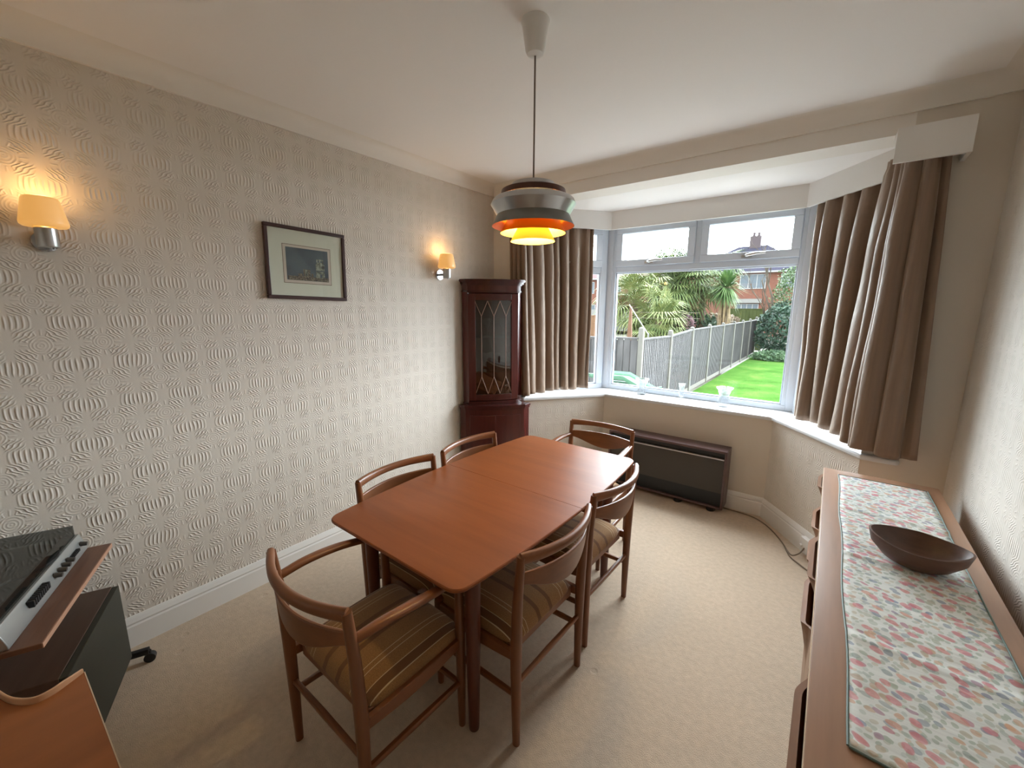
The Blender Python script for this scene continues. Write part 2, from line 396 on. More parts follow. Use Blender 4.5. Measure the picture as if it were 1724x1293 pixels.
# bay walls below the sill
nr = Vector((.789, .614, 0)); nl = Vector((-.789, .614, 0))
cR = Vector((-.287 + .013, 3.61, 0)); cL = Vector((-1.645 - .013, 3.61, 0))
dR = Vector((.614, -.789, 0)); dL = Vector((-.614, -.789, 0))
eR = cR + dR * ((3.61 - FY) / .789); eL = cL + dL * ((3.61 - FY) / .789)
T = .30
def slabwall(a, b, n_, z0, z1): 
    a2, b2 = a + n_ * T, b + n_ * T
    return MB().prism([(a.x, a.y), (b.x, b.y), (b2.x, b2.y), (a2.x, a2.y)], z0, z1)
cR2 = Vector((-.12, 3.91, 0)); cL2 = Vector((-1.83, 3.91, 0))
S('wall_bay_front', MB().prism([(cL.x, cL.y), (cR.x, cR.y), (cR2.x, cR2.y), (cL2.x, cL2.y)], 0, .782), m_smooth, 'plain wall under the middle bay window behind the heater', 'wall', shade=False)
e2 = eR + nr * T
S('wall_bay_right', MB().prism([(cR.x, cR.y), (eR.x, eR.y), (e2.x, e2.y), (cR2.x, cR2.y)], 0, .782), m_wallBR, 'embossed angled wall under the right curtain', 'wall', shade=False)
e2 = eL + nl * T
S('wall_bay_left', MB().prism([(cL.x, cL.y), (eL.x, eL.y), (e2.x, e2.y), (cL2.x, cL2.y)], 0, .782), m_wallBL, 'embossed angled wall under the left curtain', 'wall', shade=False)
S('ceiling_bay', MB().prism([(-2.45, 3.189), (.5, 3.189), (.3, 3.8), (-.1, 4.05), (-1.9, 4.05), (-2.3, 3.8)], 2.48, 2.60), m_ceil, 'bright white ceiling inside the bay', 'ceiling', shade=False)
# lintel above the bay windows (outside skin of the bay)
S('wall_bay_lintel', MB().prism([(-1.78, 3.85), (-.195, 3.85), (-.13, 3.97), (-1.84, 3.97)], 2.36, 2.49).prism([(-.195, 3.85), (.30, 3.21), (.40, 3.29), (-.13, 3.97)], 2.36, 2.49).prism([(-1.78, 3.85), (-2.275, 3.21), (-2.375, 3.29), (-1.84, 3.97)], 2.36, 2.49), m_white, 'white lintel over the bay windows', 'lintel', shade=False)
# coving: concave quarter profile
def cove(name, a, b, inward, label, ext=0):
    a, b, n_ = Vector(a), Vector(b), Vector(inward)
    g = MB(); R_ = CZ - HZ; N = 8
    prof = [(R_ * (1 - math.sin(t * PI / 2 / N)), R_ * (1 - math.cos(t * PI / 2 / N))) for t in range(N + 1)]  # (off wall, below ceiling)
    # concave arc from the ceiling (off=R) to the wall (off=0)
    prof = [(R_ - R_ * math.sin(t * PI / 2 / N), R_ - R_ * math.cos(t * PI / 2 / N)) for t in range(N + 1)]
    prof = [(o_ + .014, d_ ) for o_, d_ in prof] + [(0, R_), (0, 0)]
    rows = []
    for o_, d_ in prof:
        rows.append((a + n_ * o_ + Vector((0, 0, CZ - d_)), b + n_ * o_ + Vector((0, 0, CZ - d_))))
    t = g.b; A = [t.verts.new(r[0]) for r in rows]; B = [t.verts.new(r[1]) for r in rows]
    n2 = len(rows)
    for i in range(n2): t.faces.new((A[i], A[(i + 1) % n2], B[(i + 1) % n2], B[i]))
    return S(name, g, m_cove, label, 'coving', ang=.4)
cove('trim_1', (LX, BY, 0), (LX, FY, 0), (1, 0, 0), 'plaster coving along the left wall')
cove('trim_2', (LX, FY, 0), (RX, FY, 0), (0, -1, 0), 'plaster coving along the window wall')
cove('trim_3', (RX, BY, 0), (RX, FY, 0), (-1, 0, 0), 'plaster coving along the right wall')
# skirting
def skirt(name, a, b, n_, label):
    a, b, n_ = Vector(a), Vector(b), Vector(n_)
    prof = [(0, 0), (.019, 0), (.019, .105), (.015, .113), (.017, .122), (.012, .134), (.008, .146), (.004, .152), (0, .152)]
    g = MB(); A = [g.b.verts.new(a + n_ * o_ + Vector((0, 0, z))) for o_, z in prof]; B = [g.b.verts.new(b + n_ * o_ + Vector((0, 0, z))) for o_, z in prof]
    for i in range(len(prof)): g.b.faces.new((A[i], A[(i + 1) % len(prof)], B[(i + 1) % len(prof)], B[i]))
    g.b.faces.new(A); g.b.faces.new(B[::-1])
    return S(name, g, m_white, label, 'skirting board', ang=.3)
skirt('baseboard_left', (LX, BY, 0), (LX, FY, 0), (1, 0, 0), 'white skirting board along the left wall')
skirt('baseboard_front_left', (LX, FY, 0), (eL.x, FY, 0), (0, -1, 0), 'white skirting behind the corner cabinet')
skirt('baseboard_bay_left', eL, cL, -nl, 'white skirting under the left bay window')
skirt('baseboard_bay_front', cL, cR, (0, -1, 0), 'white skirting behind the heater')
skirt('baseboard_bay_right', cR, eR, -nr, 'white skirting under the right bay window beside the cable')
skirt('baseboard_front_right', (eR.x, FY, 0), (RX, FY, 0), (0, -1, 0), 'white skirting behind the sideboard end')
skirt('baseboard_right', (RX, BY, 0), (RX, FY, 0), (-1, 0, 0), 'white skirting behind the sideboard')
# sill board
nose = [(-2.33, FY), (-2.33, 2.948), (-2.137, 2.948), (-1.645, 3.588), (-.287, 3.588), (.205, 2.948), (.355, 2.944), (.372, 2.955), (.372, FY), (.30, FY), (.34, 3.22), (-.16, 3.93), (-1.80, 3.93), (-2.30, 3.22), (-2.27, FY)]
S('trim_sill', MB().prism(nose, .782, SILL), m_sill, 'long white window sill following the bay', 'window sill', shade=False, bev=.009)
# pelmet / fascia boards along the bay
FZ0, FZ1 = 2.322, 2.48
def board(a, b, n_, z0, z1, t=.018):
    a, b, n_ = Vector((*a, 0)), Vector((*b, 0)), Vector(n_)
    return [(a.x, a.y), (b.x, b.y), ((b + n_ * t).x, (b + n_ * t).y), ((a + n_ * t).x, (a + n_ * t).y)]
g = MB(); g.prism(board((-1.720, 3.733), (-.242, 3.733), (0, 1, 0), 0, 0), FZ0, FZ1)
g.prism(board((-.242, 3.733), (.161, 3.2155), nr, 0, 0), FZ0, FZ1).prism(board((-1.720, 3.733), (-2.117, 3.2155), nl, 0, 0), FZ0, FZ1)
tag(g.build('pelmet', m_white, None, shade=False), 'long white pelmet board folded round the inside of the bay', 'pelmet')
for sgn, lab in ((1, 'short white pelmet box over the outer edge of the right curtain'), (-1, 'short white pelmet box over the left curtain, behind the pendant lamp')):
    x0, x1 = (.140, .404) if sgn > 0 else (-2.36, -2.096)
    g = MB().box(x0, x1, 2.835, 2.853, FZ0 - .012, 2.465); g.box(x0, x1, 2.853, FY, 2.447, 2.465)
    ex = x1 if sgn > 0 else x0
    g.box(ex - (.016 if sgn > 0 else 0), ex + (0 if sgn > 0 else .016), 2.853, FY, FZ0 - .012, 2.447)
    tag(g.build('pelmet_box', m_white, None, shade=False), lab, 'pelmet')

# ------------------------------------------------------------------ windows
def window(name, M, W, lights, z0, zt, z1, label):
    """local x along the window, y outward; lights = list of (x0, x1) upper casements; lower is one pane"""
    root = tag(thing(name, None, None), label, 'window', kind='structure')
    def mk(g, nm, mat, par=root, **k):
        o = g.build(nm, mat, par, **k); return o
    fw = .062; D0, D1 = -.02, .055
    g = MB()
    g.box(0, W, D0, D1, z0, z0 + .045, M=M).box(0, W, D0, D1, z1 - .045, z1, M=M)
    g.box(0, fw, D0, D1, z0 + .045, z1 - .045, M=M).box(W - fw, W, D0, D1, z0 + .045, z1 - .045, M=M)
    g.box(fw, W - fw, D0 + .002, D1 - .002, zt - .026, zt + .026, M=M)
    for (a, b) in zip(lights, lights[1:]):
        g.box(a[1], b[0], D0 + .002, D1 - .002, zt + .026, z1 - .045, M=M)
    mk(g, 'window_frame', m_upvc, bev=.005)
    # lower beads
    g = MB(); a0, a1, b0, b1 = fw, W - fw, z0 + .045, zt - .026
    for q in ((a0, a1, b0, b0 + .012), (a0, a1, b1 - .012, b1), (a0, a0 + .012, b0 + .012, b1 - .012), (a1 - .012, a1, b0 + .012, b1 - .012)):
        g.box(q[0], q[1], -.006, .02, q[2], q[3], M=M)
    mk(g, 'glazing_bead', m_upvc, bev=.003)
    p = mk(MB().box(a0 + .004, a1 - .004, .022, .028, b0 + .004, b1 - .004, M=M), 'window_pane', m_glass, shade=False)
    for (a, b) in lights:
        g = MB(); s_ = .060; c0, c1 = zt + .026, z1 - .045
        g.box(a, b, -.034, .03, c0, c0 + s_, M=M).box(a, b, -.034, .03, c1 - s_, c1, M=M)
        g.box(a, a + s_, -.034, .03, c0 + s_, c1 - s_, M=M).box(b - s_, b, -.034, .03, c0 + s_, c1 - s_, M=M)
        sash = mk(g, 'casement_sash', m_upvc, bev=.005)
        mk(MB().box(a + s_ - .004, b - s_ + .004, .005, .011, c0 + s_ - .004, c1 - s_ + .004, M=M), 'window_pane', m_glass, sash, shade=False)
        if b - a > .5:
            xm = (a + b) / 2 + (-.03 if a < .3 else .005); zc = c0 + .03
            h = MB(); h.box(xm - .04, xm + .035, -.046, -.034, zc - .012, zc + .012, bev=.004, M=M)
            h.tube([M @ Vector(q) for q in ((xm, -.045, zc), (xm, -.068, zc), (xm + .02, -.080, zc + .004), (xm + .07, -.082, zc + .012), (xm + .13, -.074, zc + .012))], [.012, .012, .011, .010, .007], 12)
            mk(h, 'casement_handle', m_alu, sash)
    return root
W1 = 1.582
Mf = Matrix.Translation((-1.778, 3.884, 0))
window('window_1', Mf, W1, [(.062, .770), (.818, 1.520)], SILL, 1.972, 2.40, 'middle bay window with two top casements over one large pane')
def basis(o, d, n_): return Matrix(((d[0], n_[0], 0, o[0]), (d[1], n_[1], 0, o[1]), (0, 0, 1, 0), (0, 0, 0, 1)))
WS = .80
window('window_2', basis((-1.778 - .614 * (WS + .03) - .789 * .02, 3.864 - .789 * (WS + .03) + .614 * .02), (.614, .789), (-.789, .614)), WS, [(.062, WS - .062)], SILL, 1.972, 2.40, 'left angled bay window mostly behind the left curtain')
window('window_3', basis((-.196 + .614 * .03 + .789 * .02, 3.864 - .789 * .03 + .614 * .02), (.614, -.789), (.789, .614)), WS, [(.062, WS - .062)], SILL, 1.972, 2.40, 'right angled bay window behind the right curtain')
for x, y, s_ in ((-1.790, 3.880, -1), (-.184, 3.880, 1)):
    S('trim_corner_post', MB().prism([(x - .045 , y - .024 ), (x + .045, y - .024), (x + .06, y + .06), (x - .06, y + .06)], SILL, 2.40), m_upvc, 'white %s corner post of the bay window' % ('left' if s_ < 0 else 'right'), 'window post', bev=.006)

# ------------------------------------------------------------------ curtains
def spline(pts, n):
    out = []; P = [Vector(p) for p in pts]; P = [2 * P[0] - P[1]] + P + [2 * P[-1] - P[-2]]
    for i in range(1, len(P) - 2):
        for k in range(n):
            t = k / n; a, b, c, d = P[i - 1:i + 3]
            out.append(.5 * ((2 * b) + (c - a) * t + (2 * a - 5 * b + 4 * c - d) * t * t + (3 * b - a - 3 * c + d) * t ** 3))
    out.append(P[-2]); return out
def curtain(name, top, bot, z1, z0, folds, amp, seed, label, flat=None, drift=0):
    rnd = random.Random(seed)
    A, B = spline([(*p, 0) for p in top], 24), spline([(*p, 0) for p in bot], 24); n = len(A) - 1
    NU, NV = 330, 44
    # irregular fold phase
    knots = [0]
    for k in range(folds): knots.append(knots[-1] + rnd.uniform(.45, 1.8))
    knots = [k / knots[-1] for k in knots]; am = [rnd.uniform(.6, 1.25) for _ in knots]
    ph2 = [rnd.uniform(-.25, .25) for _ in knots]
    def fold(s, v):
        s = min(max(s + drift * (1 - v) * math.sin(PI * s) , 0), 1)
        for i in range(folds):
            if s <= knots[i + 1]:
                f = (s - knots[i]) / (knots[i + 1] - knots[i]); break
        a = am[i] * (1 - f) + am[i + 1] * f
        wv = math.cos(2 * PI * f)
        wv = math.copysign(abs(wv) ** .75, wv)
        side = math.sin(2 * PI * f) * .5
        return a * wv, side * a
    g = MB()
    def fn(u, v):
        x = u * n; i = min(int(x), n - 1); f = x - i
        a = A[i].lerp(A[i + 1], f); b = B[i].lerp(B[i + 1], f)
        ta = (A[i + 1] - A[i]).normalized(); nrm = Vector((ta.y, -ta.x, 0))
        p = b.lerp(a, v)
        w_, sd = fold(u, v)
        k = amp * (.42 + .58 * min(1, (1 - v) * 3.2 + .05)) * (flat(u) if flat else 1)
        tight = .5 + .5 * min(1, (1 - v) * 5)
        wob = noise.noise(Vector((u * 7 + seed, v * 2.6, seed))) * .030 * (1 - v) + noise.noise(Vector((u * 22, v * 5, seed + 4))) * .004
        if v > .965: k *= .6; 
        gather = math.sin(u * 2 * PI * folds * 3.7) * .004 * max(0, (v - .9) / .1)
        q = p + nrm * (w_ * k + wob + gather) + ta * (sd * k * .9 * tight)
        q.z = z0 + (z1 - z0) * v + (.006 * math.sin(u * 23 + seed) if v == 0 else 0)
        return q
    g.grid(fn, NU, NV)
    o = g.build(name, m_curtain, None, ang=3.0, solid=.003)
    return tag(o, label, 'curtain')
curtain('curtain', [(-.165, 3.70), (-.02, 3.50), (.13, 3.31), (.185, 3.08), (.24, 2.925), (.348, 2.925)],
        [(-.125, 3.62), (-.01, 3.44), (.10, 3.25), (.17, 3.03), (.25, 2.905), (.425, 2.895)], 2.42, .842, 9, .042, 3,
        'brown satin curtain gathered on the right side of the bay', flat=lambda u: 1 if u < .75 else max(.28, 1 - (u - .75) * 3.0), drift=.06)
curtain('curtain', [(-2.30, 2.955), (-2.20, 2.953), (-2.135, 3.00), (-2.10, 3.30), (-1.98, 3.47), (-1.855, 3.635)],
        [(-2.27, 2.955), (-2.17, 2.953), (-2.105, 3.00), (-2.09, 3.28), (-1.97, 3.46), (-1.850, 3.615)], 2.42, .838, 11, .034, 11,
        'brown satin curtain gathered on the left behind the corner cabinet', flat=lambda u: .35 if u < .22 else min(1, .35 + (u - .22) * 6), drift=-.04)

# ------------------------------------------------------------------ dining table
TX, TY = -1.245, 1.58
tb = thing('dining_table', 'reddish teak boat-shaped extending dining table in the middle of the carpet', 'table', (TX, TY, 0))
def outline(half_l, hw_end, hw_mid, r, n=26, part=0):
    pts = []
    def hw(y): return hw_end + (hw_mid - hw_end) * (1 - (abs(y) / half_l) ** 2.2)
    ys = [-half_l + r * (1 - math.cos(k * PI / 2 / 6)) for k in range(7)]
    left = []
    for k in range(7):
        th = k * PI / 2 / 6
        left.append((hw(-half_l + r) - r + r * math.sin(th), -half_l + r - r * math.cos(th)))
    mid = [(hw(-half_l + r + (2 * half_l - 2 * r) * k / n), -half_l + r + (2 * half_l - 2 * r) * k / n) for k in range(1, n)]
    right = [(x, -y) for x, y in left[::-1]]
    side = left + mid + right
    bow = [(x * q, -half_l - .006 * (1 - q * q)) for x, q in ()]
    return side + [(-x, y) for x, y in side[::-1]]
ol = outline(.757, .392, .437, .055)
def cut(pts, y0, y1):
    bm_ = []
    out = [p for p in pts if y0 <= p[1] <= y1]
    return out
for (a, b) in ((-.76, -.0012), (.0012, .76)):
    half = [p for p in ol if a <= p[1] <= b]
    e = -.0012 if b < .1 else .0012
    rs = [p for p in half if p[0] > 0]; ls = [p for p in half if p[0] < 0]
    if b < .1: poly = rs + [(.4369, e), (-.4369, e)] + ls
    else: poly = [(.4369, e)] + rs + ls + [(-.4369, e)]
    t = MB(); n_ = len(poly)
    lv = [(.6985, -.012), (.704, -.003), (.7085, 0), (.716, 0), (.7195, -.003), (.72, -.006)]
    rings = []
    for z, off in lv:
        ring = []
        for x, y in poly:
            L = math.hypot(x, y)
            nx, ny = (math.copysign(1, x) if abs(abs(x) - .437) < .06 else 0), 0
            yy = y if abs(y) < .01 else y + math.copysign(-off, y) * -1 * (1 if abs(y) > .70 else 0)
            ring.append(t.b.verts.new((x + math.copysign(1, x) * off, yy, z)))
        rings.append(ring)
    for A, B in zip(rings, rings[1:]):
        for k in range(n_): t.b.faces.new((A[k], A[(k + 1) % n_], B[(k + 1) % n_], B[k]))
    t.b.faces.new(rings[0][::-1]); t.b.faces.new(rings[-1])
    t.build('tabletop_leaf', m_tabletop, tb, ang=.5)
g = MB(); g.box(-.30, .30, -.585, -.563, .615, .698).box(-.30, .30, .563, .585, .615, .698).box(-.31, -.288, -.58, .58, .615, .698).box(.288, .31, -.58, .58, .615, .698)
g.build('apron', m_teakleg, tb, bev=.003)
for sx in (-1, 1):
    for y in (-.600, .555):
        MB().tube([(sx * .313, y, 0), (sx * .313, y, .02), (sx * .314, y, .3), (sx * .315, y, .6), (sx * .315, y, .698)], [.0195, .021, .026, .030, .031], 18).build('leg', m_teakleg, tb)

# ------------------------------------------------------------------ chairs
def make_chair(name, label, arms):
    t = thing(name, label, 'chair')
    for s in (-1, 1):
        MB().tube([(s * .225, -.215, 0), (s * .227, -.214, .2), (s * .229, -.214, .42), (s * .231, -.222, .62), (s * .234, -.238, .792)],
                  [(.0125, .014), (.0165, .018), (.019, .021), (.016, .018), (.0125, .015)], 16, sq=2.4).build('rear_post', m_chair, t)
        top = .648 if arms else .415
        MB().tube([(s * .226, .205, 0), (s * .226, .204, .2), (s * .226, .203, .40), (s * .227, .200, top)],
                  [(.0125, .0125), (.016, .016), (.0185, .0185), (.014, .015) if arms else (.018, .018)], 16, sq=2.4).build('front_leg', m_chair, t)
        # side seat rail
        g = MB(); N = 8
        pr = []
        for k in range(N + 1):
            f = k / N; y = -.20 + .39 * f; d = .036 + .018 * math.sin(PI * f)
            pr.append((y, .398, .398 - d))
        V = []
        for y, a, b in pr: V.append([g.b.verts.new(((s * .226) + q, y, z)) for q, z in ((-.010, a), (.010, a), (.010, b), (-.010, b))])
        for A, B in zip(V, V[1:]):
            for k in range(4): g.b.faces.new((A[k], A[(k + 1) % 4], B[(k + 1) % 4], B[k]))
        g.b.faces.new(V[0][::-1]); g.b.faces.new(V[-1])
        g.build('side_rail', m_chairy, t, bev=.003)
        MB().tube([(s * .226, -.205, .215), (s * .226, 0, .208), (s * .226, .195, .20)], [(.0085, .0115), (.010, .013), (.0085, .0115)], 10, sq=3).build('side_stretcher', m_chairy, t)
        if arms:
            P = spline([(s * .232, -.224, .690), (s * .243, -.12, .694), (s * .248, .0, .684), (s * .240, .12, .664), (s * .230, .218, .648)], 5)
            n_ = len(P)
            MB().tube(P, [(.012 + .008 * math.sin(PI * min(1, k / n_ * 1.15)), .015 - .003 * math.sin(PI * k / n_)) for k in range(n_)], 14, sq=2.6).build('armrest', m_chairy, t)
    def bow(z, depth, k, y0): return [(.234 * math.sin(math.radians(90 * q)) if False else .236 * q, y0 - depth * (1 - q * q), z) for q in [i / k - 1 for i in range(2 * k + 1)]]
    P = bow(.783, .062, 10, -.237)
    MB().tube(P, [(.0125 + .0015 * math.cos(PI * q / 2), .0215 - .004 * math.cos(PI * q / 2)) for q in [i / 10 - 1 for i in range(21)]], 14, sq=3).build('top_rail', m_chairx, t)
    # shaped lower back slat
    g = MB(); N = 24
    for side in (0,):
        A = []
        for i in range(N + 1):
            q = i / N * 2 - 1; x = .222 * q
            lo = .676 - .062 * math.cos(PI * q / 2) ** 1.3; hi = .724
            row = []
            for k in range(5):
                z = lo + (hi - lo) * k / 4
                row.append((x, -.226 - (z - .62) * .085 - .058 * (1 - q * q), z))
            A.append(row)
        th = .007
        F = [[g.b.verts.new((p[0], p[1] + th, p[2])) for p in r] for r in A]; Bk = [[g.b.verts.new((p[0], p[1] - th, p[2])) for p in r] for r in A]
        for i in range(N):
            for k in range(4):
                g.b.faces.new((F[i][k], F[i + 1][k], F[i + 1][k + 1], F[i][k + 1])); g.b.faces.new((Bk[i][k], Bk[i][k + 1], Bk[i + 1][k + 1], Bk[i + 1][k]))
            g.b.faces.new((F[i][0], Bk[i][0], Bk[i + 1][0], F[i + 1][0])); g.b.faces.new((F[i][4], F[i + 1][4], Bk[i + 1][4], Bk[i][4]))
        for i in (0, N):
            for k in range(4): g.b.faces.new((F[i][k], F[i][k + 1], Bk[i][k + 1], Bk[i][k]))
    g.build('back_slat', m_chairx, t, bev=.004)
    # rear and front seat rails
    MB().box(-.214, .214, -.178, -.160, .350, .402).build('rear_rail', m_chairx, t, bev=.004)
    MB().box(-.212, .212, .186, .206, .350, .400).build('front_rail', m_chairx, t, bev=.004)
    MB().tube([(-.22, -.213, .262), (0, -.213, .262), (.22, -.213, .262)], [(.009, .0095), (.0105, .012), (.009, .0095)], 10, sq=3).build('rear_stretcher', m_chairx, t)
    MB().tube([(-.22, .19, .206), (0, .19, .206), (.22, .19, .206)], [(.009, .0095), (.0105, .012), (.009, .0095)], 10, sq=3).build('front_stretcher', m_chairx, t)
    # upholstered seat: crowned slab with rounded edges
    g = MB(); N = 28
    hx, y0, y1 = .222, -.186, .236
    def top(u, v):
        x, y = u * 2 - 1, v * 2 - 1
        ex = 1 - abs(x) ** 5; ey = 1 - abs(y) ** 6
        e = max(0.0, ex) ** .45 * max(0.0, ey) ** .45
        rr = 1 - .05 * (abs(x) ** 4) * (abs(y) ** 4)
        wx = hx * rr * (1.0 + .012 * y)
        return Vector((x * wx, (y0 + y1) / 2 + y * (y1 - y0) / 2 * rr, .402 + .045 * e + .022 * (1 - x * x) * (1 - y * y)))
    gr = [[g.b.verts.new(top(i / N, j / N)) for j in range(N + 1)] for i in range(N + 1)]
    for i in range(N):
        for j in range(N): g.b.faces.new((gr[i][j], gr[i + 1][j], gr[i + 1][j + 1], gr[i][j + 1]))
    edge = [gr[i][0] for i in range(N + 1)] + [gr[N][j] for j in range(1, N + 1)] + [gr[i][N] for i in range(N - 1, -1, -1)] + [gr[0][j] for j in range(N - 1, 0, -1)]
    lowv = [g.b.verts.new((v.co.x * .985, v.co.y * .985, .386)) for v in edge]
    ne = len(edge)
    for k in range(ne): g.b.faces.new((edge[k], edge[(k + 1) % ne], lowv[(k + 1) % ne], lowv[k]))
    g.b.faces.new(lowv)
    g.build('seat_cushion', m_fabric, t, ang=1.2)
    return t
dc = make_chair('dining_chair', 'armless teak chair nearest the sideboard, at the near right of the table', False)
spots = [((-.975, 1.262), 88.6, None), ((-.990, 1.834), 88.6, 'armless teak chair at the far right of the table, nearest the heater'),
         ((-1.472, 1.255), -90.5, 'armless teak chair on the wall side, below the framed picture'),
         ((-1.470, 1.800), -89.5, 'armless teak chair on the wall side, beside the corner cabinet')]
for i, ((x, y), a, lab) in enumerate(spots):
    o = dc if i == 0 else copy_tree(dc)
    o.location = (x, y, 0); o.rotation_euler.z = math.radians(a)
    if lab: o['label'] = lab
    o['group'] = 'armless dining chairs along the table sides'
cv = make_chair('carver_chair', 'teak armchair at the near end of the table, its seat in warm lamplight', True)
cv.location = (-1.205, .757, 0); cv['group'] = 'carver chairs at the table ends'
c2 = copy_tree(cv); c2.location = (-1.222, 2.392, 0); c2.rotation_euler.z = math.radians(180)
c2['label'] = 'teak armchair at the far end of the table, in front of the heater'

# ------------------------------------------------------------------ corner cabinet
cb = thing('corner_cabinet', 'dark mahogany corner cabinet with glazed upper door standing left of the curtain', 'cabinet', (0, 0, 0))
def plan(bx_, by_, cxx, cyy, bowd, yb=None, off=0):
    """A on left wall - B - bowed front - C - D by window wall"""
    A = Vector((-2.487, by_ - off, 0)); B = Vector((bx_ + off * .3, by_ - off, 0)); Cc = Vector((cxx + off, cyy - off * .3, 0)); D = Vector((cxx + off, 2.935, 0))
    d = Cc - B; nn = Vector((d.y, -d.x, 0)).normalized()
    front = [B + d * (k / 14) + nn * (bowd * math.sin(PI * k / 14)) for k in range(15)]
    return [A] + front + [D, Vector((-2.487, 2.935, 0))], front, nn
U = (-2.425, 2.545, -2.150, 2.880)
Lw = (-2.425, 2.500, -2.065, 2.865)
# lower body
pl, fr_, nn = plan(Lw[0], Lw[1], Lw[2], Lw[3], .035)
MB().prism([(p.x, p.y) for p in pl], .0, .745).build('lower_body', m_mahog, cb, ang=.5)
pl2, fr2, _ = plan(Lw[0], Lw[1], Lw[2], Lw[3], .04, off=.018)
MB().prism([(p.x, p.y) for p in pl2], .762, .785, bev=.004).prism([(p.x, p.y) for p in plan(Lw[0], Lw[1], Lw[2], Lw[3], .037, off=.008)[0]], .745, .762).build('waist_shelf', m_mahogx, cb, ang=.5)
pl3 = plan(Lw[0], Lw[1], Lw[2], Lw[3], .036, off=.010)[0]
MB().prism([(p.x, p.y) for p in pl3], .0, .07, bev=.004).build('plinth', m_mahogx, cb, ang=.5)
def strip(front, nn, t0, t1, z0, z1, th0, th1):
    g = MB(); k0 = int(round(t0 * 14)); k1 = int(round(t1 * 14)); seg = front[k0:k1 + 1]
    A = [(p + nn * th0, p + nn * th1) for p in seg]
    V = [[g.b.verts.new((a.x, a.y, z0)), g.b.verts.new((b.x, b.y, z0)), g.b.verts.new((b.x, b.y, z1)), g.b.verts.new((a.x, a.y, z1))] for a, b in A]
    for P, Q in zip(V, V[1:]):
        for k in range(4): g.b.faces.new((P[k], P[(k + 1) % 4], Q[(k + 1) % 4], Q[k]))
    g.b.faces.new(V[0][::-1]); g.b.faces.new(V[-1]); return g
fr_lo = fr_
for a, b in ((0.07, .5), (.5, .93)):
    d_ = strip(fr_lo, nn, a, b, .09, .70, .0005, .012).build('lower_door', m_mahog, cb, ang=.5, bev=.002)
pm = fr_lo[7] + nn * .014
MB().lathe([(0, .006), (.006, .006), (.009, .002), (.005, -.004), (0, -.004)], (pm.x, pm.y, .45), 12).build('door_knob', m_alu, cb)
# upper case: sides, back, top, shelves
plu, fru, nu = plan(U[0], U[1], U[2], U[3], .03)
g = MB(); g.prism([(p.x, p.y) for p in plu], .785, .812); g.prism([(p.x, p.y) for p in plu], 1.735, 1.80)
g.box(-2.487, U[0] , U[1], U[1] + .016, .812, 1.735); g.box(U[2] - .016, U[2], U[3], 2.935, .812, 1.735)
g.box(-2.487, -2.477, U[1] + .016, 2.935, .812, 1.735); g.box(-2.477, U[2] - .016, 2.925, 2.935, .812, 1.735)
g.build('upper_case', m_mahog, cb, ang=.5)
MB().prism([(p.x, p.y) for p in plan(U[0], U[1], U[2], U[3], .032, off=.006)[0]], 1.742, 1.752).prism([(p.x, p.y) for p in plan(U[0], U[1], U[2], U[3], .032, off=.010)[0]], 1.795, 1.806).prism([(p.x, p.y) for p in plan(U[0], U[1], U[2], U[3], .034, off=.020)[0]], 1.806, 1.822).prism([(p.x, p.y) for p in plan(U[0], U[1], U[2], U[3], .036, off=.036)[0]], 1.822, 1.844, bev=.004).build('cornice', m_mahogx, cb, ang=.5)
MB().prism([(p.x, p.y) for p in plan(U[0], U[1], U[2], U[3], .032, off=.008)[0]], .785, .806, bev=.004).build('base_moulding', m_mahogx, cb, ang=.5)
for z in (1.06, 1.36):
    sh = [p - nu * .03 for p in fru[1:-1]]
    MB().prism([(p.x, p.y) for p in ([Vector((-2.476, 2.62, 0))] + sh + [Vector((-2.17, 2.92, 0)), Vector((-2.476, 2.92, 0))])], z, z + .008).build('glass_shelf', m_cabglass, cb, shade=False)
door = None
st0, st1, dz0, dz1, fwz = .0, 1.0, .818, 1.728, .055
g = strip(fru, nu, 0, 2 / 14, dz0, dz1, -.012, .006); door = g.build('glazed_door', m_mahog, cb, ang=.5, bev=.002)
strip(fru, nu, 12 / 14, 1, dz0, dz1, -.012, .006).build('door_stile', m_mahog, door, ang=.5, bev=.002)
strip(fru, nu, 2 / 14, 12 / 14, dz1 - fwz, dz1, -.012, .006).build('door_rail', m_mahogx, door, ang=.5, bev=.002)
strip(fru, nu, 2 / 14, 12 / 14, dz0, dz0 + fwz, -.012, .006).build('door_rail', m_mahogx, door, ang=.5, bev=.002)
strip(fru, nu, 2 / 14, 12 / 14, dz0 + fwz, dz1 - fwz, -.006, -.003).build('door_pane', m_cabglass, door, ang=.5)
gz0, gz1 = dz0 + fwz, dz1 - fwz
def fp(t, z):
    x = min(max(t, 0), 1) * 14; i = min(int(x), 13); p = fru[i].lerp(fru[i + 1], x - i) + nu * .001
    return (p.x, p.y, z)
a0, a1 = 2 / 14, 12 / 14; wd = (a1 - a0)
c_ = [a0 + wd * q for q in (.0, .155, .5, .845, 1.0)]
c_ = [a0 + wd * q for q in (.16, .5, .84)]
zl, zu = gz0 + .155, gz1 - .13
segs = []
for cxx in c_:
    segs.append([fp(cxx, zl), fp(cxx, zu)])
h = wd * .17
for cxx in c_:
    segs += [[fp(cxx, zl), fp(cxx - h, gz0 + .005)], [fp(cxx, zl), fp(cxx + h, gz0 + .005)], [fp(cxx, zu), fp(cxx - h, gz1 - .005)], [fp(cxx, zu), fp(cxx + h, gz1 - .005)]]
g = MB()
for a, b in segs: g.tube([a, b], .0022, 6)
g.build('glazing_bars', plain('pale_glazing_bar', (150, 112, 92), .35), door)
